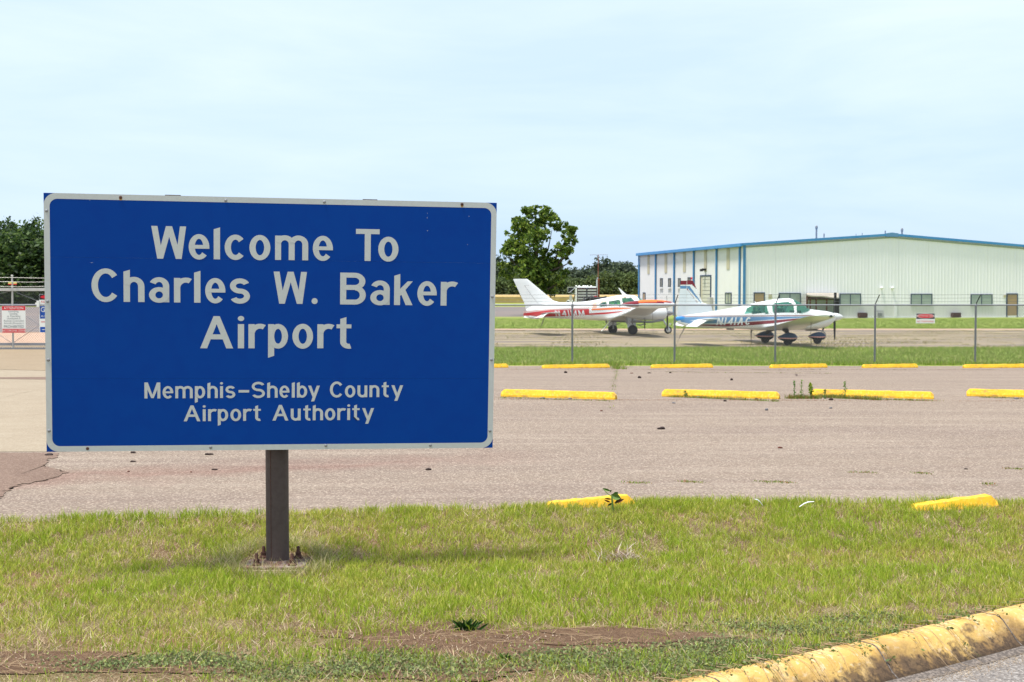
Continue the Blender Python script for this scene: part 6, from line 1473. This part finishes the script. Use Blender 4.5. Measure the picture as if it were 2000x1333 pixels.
# ground-cover weeds: dense small grey-green mats
MATS = [(ghit(800, 1305), .34, .10), (ghit(1220, 1300), .52, .11), (ghit(1330, 1290), .30, .12), (ghit(1540, 1232), .35, .07), (ghit(1660, 1215), .30, .06), (ghit(620, 1320), .4, .06), (ghit(330, 1300), .45, .07), (ghit(1430, 1265), .3, .05)]
P = []; 
for c, a, b in MATS:
    k = int(7500*a*b/.04); x = c.x+rng.normal(0, a*.6, k); y = c.y+rng.normal(0, b*.95, k)+.06*np.sin(x*7); P.append(np.stack([x, y], 1))
P = np.concatenate(P); ok = (P[:, 1] > kerb_y(P[:, 0])-.10) & (rng.random(len(P)) < .25+1.3*(fbm(P[:, 0], P[:, 1], 9)-.25)); P = P[ok]
z = gz(P[:, 0], P[:, 1])+rng.uniform(.0, .022, len(P))
V, L, K, CC = leaves_np(np.stack([P[:, 0], P[:, 1], z], 1), .0085, palette(len(P), [(.24, .29, .11), (.19, .24, .10), (.32, .36, .12), (.20, .13, .08)], [4, 3, 2, 1.4])); o = np_mesh('ground_cover', V, L, K, M['leaf'], None, CC); o['kind'] = 'stuff'
# soil shown bare: a slightly raised crust with its own edge
def blob(c, a, b, key, nm):
    r_ = random.Random(key); q = []
    for i in range(40):
        t = 2*math.pi*i/40; k = 1+.22*math.sin(3*t+key)+.13*math.sin(7*t+key*2)+r_.uniform(-.07, .07); q.append((c.x+a*k*math.cos(t), max(c.y+b*k*math.sin(t), float(kerb_y(c.x+a*k*math.cos(t)))+.03)))
    sheet(nm, q, 0, M['soil'], dz=.005)
blob(g1[0], 1.0, .33, 1, 'bare_soil'); o = blob(g1[2], .95, .18, 3, 'bare_soil'); blob(g1[6], .5, .10, 5, 'bare_soil'); blob(Vector((g1[1].x+.12, g1[1].y+.02, 0)), .5, .14, 2, 'bare_soil')
for i, o in enumerate([o for o in bpy.data.objects if o.name.startswith('bare_soil')]):
    for v in o.data.vertices: v.co.z += .0012*i
# pebbles and crumbs on the soil
P = []
for c, a, b in ((g1[0], .7, .18), (g1[2], .8, .15), (g1[1], .5, .12), (g1[6], .5, .1)):
    for _ in range(420): P.append((c.x+r4.gauss(0, a*.5), c.y+r4.gauss(0, b*.5), r4.uniform(.0015, .0045)))
mb = MB()
for x, y, s in P:
    z = float(gz(x, y))+.006; k = len(mb.v); mb.v += [(x-s, y, z), (x, y-s, z), (x+s, y, z), (x, y+s, z), (x, y, z+s)]; mb.f += [(k, k+1, k+4), (k+1, k+2, k+4), (k+2, k+3, k+4), (k+3, k, k+4)]; mb.m += [r4.randrange(3)]*4
mb.build('soil_crumbs', [M['soil'], M['soil'], M['footing']])['kind'] = 'stuff'
# stolons and dead stems trailing over the kerb
mb = MB(); sprig = []
for i in range(210):
    x = r4.uniform(.4, 4.4); y = float(kerb_y(x)); g = r4.choice([0, 0, 1]); z0 = -.15
    dx = r4.uniform(-.14, .16); ln = r4.uniform(.05, .30)*(1.6 if abs(x-2.15) < .12 or abs(x-1.25) < .2 else 1); dirv = Vector((.56+dx*3, -.83, 0)).normalized()
    pts = []
    for j in range(6):
        t = j/5*ln; off = -.10+t; px_, py_ = x+dirv.x*off, y+dirv.y*off
        zz = np.interp(off, [-.1, .0, .06, .12, .17, .22, .28], [-.165, -.148, -.146, -.165, -.21, -.255, -.288])+.006+r4.uniform(0, .006); pts.append((px_, py_, zz))
    mb.tube(pts, [.0019, .0017, .0015, .0013, .001, .0006], 4, mi=g)
    if g == 1:
        for p in pts[1:]: sprig += [(p[0]+r4.gauss(0, .008), p[1]+r4.gauss(0, .008), p[2]+.004) for _ in range(2)]
mb.build('trailing_stems', [mat('dead_stem', (.33, .235, .14), rough=.8), mat('stolon', (.16, .17, .06), rough=.8)])['kind'] = 'stuff'
V, L, K, CC = leaves_np(np.array(sprig), .010, palette(len(sprig), [(.12, .19, .05), (.20, .24, .08)], [2, 1])); np_mesh('trailing_leaves', V, L, K, M['leaf'], None, CC)['kind'] = 'stuff'
# grit and dry bits in the gutter
N = 9000; x = rng.uniform(.8, 5.5, N); off = .26+np.abs(rng.normal(0, .09, N)); y = kerb_y(x)-off*.83; x2 = x+off*.56
blades('gutter_litter', x2, y, np.full(N, -.298), rng.uniform(.01, .045, N), rng.uniform(.0015, .003, N), rng.uniform(.95, .99, N), palette(N, [(.50, .38, .24), (.36, .25, .15), (.60, .50, .36)], [3, 2, 1]), M['grass'], seg=1)
# verge beyond the car park and infield blades
N = 130000; X_ = rng.uniform(-9, 21, N); Y_ = 38.0+12.4*rng.random(N)**1.2
ok = (X_ > -8.5) ; X_, Y_ = X_[ok], Y_[ok]; e_ = fbm(X_, Y_, .5); keep = rng.random(len(X_)) < .35+e_; X_, Y_, e_ = X_[keep], Y_[keep], e_[keep]; n = len(X_)
cols = palette(n, [(.17, .27, .035), (.23, .32, .05), (.32, .33, .11), (.42, .37, .17)], [4, 3, 2, .8])
blades('verge_grass', X_, Y_, gz(X_, Y_)-.01, rng.uniform(.05, .13, n)*(1+.6*np.exp(-((Y_-38.2)/.5)**2)), rng.uniform(.014, .026, n), rng.uniform(.2, .7, n), cols, M['grass'], seg=1)
N = 60000; X_ = rng.uniform(-8, 46, N); Y_ = 75.5+28*rng.random(N)**1.3; ok = X_ < .46*Y_; X_, Y_ = X_[ok], Y_[ok]; n = len(X_)
blades('infield_grass', X_, Y_, gz(X_, Y_)-.01, rng.uniform(.05, .12, n), rng.uniform(.03, .05, n), rng.uniform(.2, .7, n), palette(n, [(.17, .28, .035), (.23, .32, .05), (.30, .32, .10)], [4, 3, 1]), M['grass'], seg=1)
# dry tufts in apron joints: rows along x
X_ = rng.uniform(-6, 30, 34000); rows_ = np.array([51.2, 52.8, 54.5, 56.0, 58.3, 60.5, 63.0, 66.0, 69.0, 71.5]); Y_ = rows_[rng.integers(0, 10, len(X_))]+rng.normal(0, .25, len(X_))
keep = rng.random(len(X_)) < np.clip((fbm(X_, Y_, .35)-.42)*5, 0, 1); X_, Y_ = X_[keep], Y_[keep]; n = len(X_)
blades('apron_weeds', X_, Y_, gz(X_, Y_)+.004, rng.uniform(.03, .10, n), rng.uniform(.02, .04, n), rng.uniform(.3, .8, n), palette(n, [(.40, .33, .17), (.30, .28, .12), (.20, .24, .07)], [3, 2, 1]), M['grass'], seg=1)
# weeds in the lot: along wheel stops, cracks
def tuft_line(name, p0, p1, n, h, spread, cols, wts, seg=1, w=.008):
    t = rng.random(n)+rng.normal(0, .01, n); a = fbm(t*40+h*100, t*3, .6); k = rng.random(n) < np.clip((a-.36)*5, .03, 1); t = t[k]; n = len(t)
    X_ = p0.x+(p1.x-p0.x)*t+rng.normal(0, spread, n); Y_ = p0.y+(p1.y-p0.y)*t+rng.normal(0, spread, n)
    return blades(name, X_, Y_, gz(X_, Y_), rng.uniform(.3, 1.1, n)*h, rng.uniform(.6, 1.3, n)*w, rng.uniform(.2, .8, n), palette(n, cols, wts), M['grass'], seg=seg)
gc = [(.14, .23, .03), (.24, .27, .06), (.36, .26, .13)]
tuft_line('crack_weeds', ghit(1206, 716), ghit(1192, 800), 420, .05, .04, gc, [4, 2, 1]); 
tuft_line('crack_weeds', ghit(1199, 712), ghit(1212, 722), 500, .16, .12, gc, [5, 2, 1], w=.02)
for (a, b, n, h) in [((978, 778), (1200, 784), 700, .035), ((1305, 776), (1520, 785), 1600, .06), ((1540, 779), (1600, 779), 1500, .09), ((1600, 777), (1720, 782), 2200, .09), ((1720, 781), (1830, 784), 700, .045), ((1915, 777), (2000, 779), 500, .04), ((1330, 941), (1370, 943), 200, .02), ((1480, 941), (1550, 944), 260, .018), ((1785, 925), (1815, 926), 140, .02), ((1965, 916), (1995, 917), 140, .02), ((1225, 943), (1262, 945), 160, .02), ((1660, 923), (1710, 924), 160, .015), ((1925, 946), (1935, 947), 100, .02)]:
    tuft_line('crack_weeds', ghit(*a), ghit(*b), n, h, .03, gc+[(.42, .16, .07)], [4, 2, 1.5, 1])
tuft_line('crack_weeds', ghit(1300, 727.5), ghit(1640, 730), 900, .03, .04, gc+[(.12, .06, .04)], [2, 2, 2, 3])
tuft_line('crack_weeds', ghit(1000, 722), ghit(2000, 723), 2600, .035, .10, [(.38, .24, .14), (.30, .22, .13), (.2, .12, .08), (.2, .23, .07)], [3, 2, 2, 1])
tuft_line('crack_weeds', ghit(975, 781), ghit(2000, 784), 2500, .012, .06, [(.36, .19, .11), (.22, .11, .07), (.4, .3, .2)], [3, 2, 1])
# crack lines in the asphalt
def crack(pts, w, m):
    mb = MB(); P = []
    for a, b in zip(pts[:-1], pts[1:]):
        for j in range(8): t = j/8; P.append((a[0]+(b[0]-a[0])*t+r4.gauss(0, .018), a[1]+(b[1]-a[1])*t+r4.gauss(0, .018)))
    for a, b in zip(P[:-1], P[1:]):
        d = Vector((b[0]-a[0], b[1]-a[1])).normalized(); ww = w*r4.uniform(.4, 1.2); n_ = Vector((-d.y, d.x))*ww
        mb.add([(a[0]-n_.x, a[1]-n_.y, float(gz(*a))+.0065), (a[0]+n_.x, a[1]+n_.y, float(gz(*a))+.0065), (b[0]+n_.x, b[1]+n_.y, float(gz(*b))+.0065), (b[0]-n_.x, b[1]-n_.y, float(gz(*b))+.0065)], [(0, 1, 2, 3)])
    o = mb.build('asphalt_crack', m); o['kind'] = 'structure'
cr = mat('crack_dark', (.09, .06, .05), rough=1); xy = lambda px, py: tuple(ghit(px, py))[:2]
crack([xy(1205, 735), xy(1195, 765)], .0035, mat('crack_brown', (.20, .14, .11)))
crack([xy(1300, 726), xy(1450, 724), xy(1640, 727)], .035, cr); crack([xy(1552, 731), xy(1557, 735), xy(1580, 734)], .02, cr)

crack([xy(0, 778), xy(60, 765), xy(88, 760)], .008, mat('joint_brown', (.38, .30, .21)))
# named weeds
def weed(px, py, h, label, kind, k=0):
    p = ghit(px, py); e = empty('weed', p, 0, label, 'weed'); H = h*p.y/2500
    st = mat('weed_stem', (.16, .22, .05), rough=.6) if 'weed_stem' not in bpy.data.materials else bpy.data.materials['weed_stem']
    mb = MB(); bend = r4.uniform(-.05, .05)*H; mb.tube([(0, 0, 0), (bend*.4, 0, H*.5), (bend, 0, H)], [.006, .005, .002], 5); mb.build('stem', st, e)
    n = {'spike': 60, 'airy': 50, 'dense': 240}[kind]; P = []
    for _ in range(n):
        t = r4.random(); r = {'spike': .018, 'airy': .06*(1-t)+.012, 'dense': .05*math.sin(math.pi*min(1, t*.95+.05))}[kind]
        if kind == 'dense': t = .25+.75*t
        a = r4.uniform(0, 6.3); P.append((bend*t+r*math.cos(a)*r4.random(), r*math.sin(a)*r4.random(), H*t))
    cols = {'spike': [(.13, .24, .06)], 'airy': [(.16, .25, .07)], 'dense': [(.30, .38, .03), (.22, .32, .03)]}[kind]
    V, L, K, CC = leaves_np(np.array(P), .016 if kind != 'spike' else .014, palette(n, cols, [1]*len(cols))); np_mesh('leaves', V, L, K, M['leaf'], e, CC)
weed(1552, 779, 36, 'thin spiky weed, leftmost of the tall weeds in the gap between middle wheel stops', 'spike')
weed(1565, 779, 36, 'airy pale weed, second of the tall weeds in the gap between middle wheel stops', 'airy')
weed(1584, 779, 31, 'thick yellow green weed left of the third middle wheel stop', 'dense')
weed(1651, 779, 34, 'branching yellow green weed standing in front of the third middle wheel stop', 'airy')
weed(1655, 778, 30, 'leafy weed just behind the branching one at the third middle wheel stop', 'dense') if False else None
weed(1611, 779, 18, 'short weed at the left end of the third middle wheel stop', 'airy')
weed(1338, 777, 14, 'short grassy weed at the second middle wheel stop', 'airy')
# broad leaved plant in front of the near stop
p = at(1197, 976, 9.3); e = empty('broad_leaved_weed', (p.x, 9.28, .0), 0, 'broad leaved weed with red brown lower leaves in front of the near wheel stop', 'weed')
def leaf_blade(e, base, tip, w, m, name='leaf'):
    b, t = Vector(base), Vector(tip); d = t-b; s = d.cross(Vector((0, 1, 0))).normalized()*w; mb = MB(); vs = []
    n = 7
    for i in range(n+1):
        k = i/n; c = b+d*k+Vector((0, -.006*math.sin(math.pi*k), -.02*k*k*0)); ww = math.sin(math.pi*min(1, k*.93+.05))**.8
        vs += [c-s*ww, c+Vector((0, .012*ww, 0)), c+s*ww]
    mb.add(vs, [(3*i+j, 3*i+j+1, 3*i+j+4, 3*i+j+3) for i in range(n) for j in (0, 1)]); mb.build(name, m, e, smooth=True)
lg = mat('leaf_green', (.12, .21, .045), rough=.5, noise=[(30, (.18, .27, .06), .5)]); lr = mat('leaf_red_brown', (.16, .035, .02), rough=.5, noise=[(30, (.14, .15, .04), .5)]); ld = mat('leaf_dark', (.045, .08, .02), rough=.5)
S_ = 9.28/2500
def lpx(a, b): return ((a-1197)*S_, random.uniform(-.02, .02), (978-b)*S_-.01+.03)
mb = MB(); mb.tube([(0, 0, 0), lpx(1195, 962), lpx(1194, 953)], [.009, .008, .005], 6); mb.tube([lpx(1195, 955), lpx(1185, 948), lpx(1177, 939)], [.004, .003, .002], 5); mb.build('stem', lg, e, smooth=True)
for a, b, w, m in [((1193, 951), (1211, 957), .024, lg), ((1196, 953), (1207, 946), .016, lg), ((1192, 944), (1177, 939), .009, lg), ((1194, 960), (1180, 958), .006, lr), ((1192, 966), (1179, 961), .006, lr), ((1201, 966), (1219, 960), .010, lr), ((1203, 964), (1214, 958), .008, lr), ((1196, 968), (1186, 972), .008, ld), ((1200, 968), (1206, 962), .008, ld), ((1191, 946), (1193, 940), .006, lg)]: leaf_blade(e, lpx(*a), lpx(*b), w, m)
# dark green leafy clump in the lawn
p = ghit(912, 1232); e = empty('leafy_clump', p, 0, 'dark green leafy clump at the edge of the bare soil in the lawn', 'weed')
clm = mat('clump_green', (.055, .125, .028), rough=.45, noise=[(20, (.10, .19, .04), .6)])
for i in range(70):
    a = r4.uniform(0, 6.28); r = r4.uniform(.03, .09); h = r4.uniform(.012, .06); b = (r4.gauss(0, .02), r4.gauss(0, .012), .0); t = (b[0]+r*math.cos(a), b[1]+r*math.sin(a)*.6, h)
    if i < 40: leaf_blade(e, b, t, r4.uniform(.004, .008), clm)
    else: leaf_blade(e, b, t, r4.uniform(.002, .004), lg, 'blade')
p = ghit(985, 1292); e = empty('seedling', p, 0, 'small bright green seedling on the bare soil', 'weed')
for i in range(14): a = i*.46; leaf_blade(e, (0, 0, 0), (.035*math.cos(a), .025*math.sin(a), .012+.012*(i % 3)), .006, lg)
# straw heap around the footing and a nest of dead white stalks
P = []
N = 2600; a = rng.uniform(0, 2*np.pi, N); r = .24+np.abs(rng.normal(0, .07, N)); X_ = sign.location.x+PX+r*np.cos(a)*1.1; Y_ = sign.location.y+PY+.05+r*np.sin(a); 
blades('straw_by_footing', X_, Y_, gz(X_, Y_), rng.uniform(.05, .15, N), rng.uniform(.002, .004, N), rng.uniform(.5, .95, N), palette(N, [(.50, .42, .24), (.36, .30, .15), (.25, .28, .08), (.40, .40, .16)], [3, 2, 3, 2]), M['grass'])
N = 260; c = ghit(1212, 1098); X_ = c.x+rng.normal(0, .07, N); Y_ = c.y+rng.normal(0, .06, N)
blades('dead_stalks', X_, Y_, gz(X_, Y_)+.01, rng.uniform(.05, .13, N), rng.uniform(.004, .008, N), rng.uniform(.7, .96, N), palette(N, [(.62, .55, .45), (.42, .32, .25), (.2, .1, .08)], [2, 3, 2]), M['grass'])
# long dead stolons over the soil
mb = MB()
for i in range(85):
    c = r4.choice([g1[0], g1[0], g1[1], g1[2], g1[2], g1[4], g1[3]]); x, y = c.x+r4.gauss(0, .6), c.y+r4.gauss(0, .16)+.05
    if y < float(kerb_y(x))+.04: continue
    a = r4.uniform(-.5, .5)+(math.pi if r4.random() < .5 else 0); pts = []; z = float(gz(x, y))+.012
    for j in range(6): pts.append((x, y, z+r4.uniform(0, .012))); a += r4.gauss(0, .25); s = r4.uniform(.03, .06); x += s*math.cos(a); y += s*math.sin(a)*.7
    mb.tube(pts, [.0012]*5+[.0005], 4)
mb.build('dead_stolons', bpy.data.materials['dead_stem'])['kind'] = 'stuff'
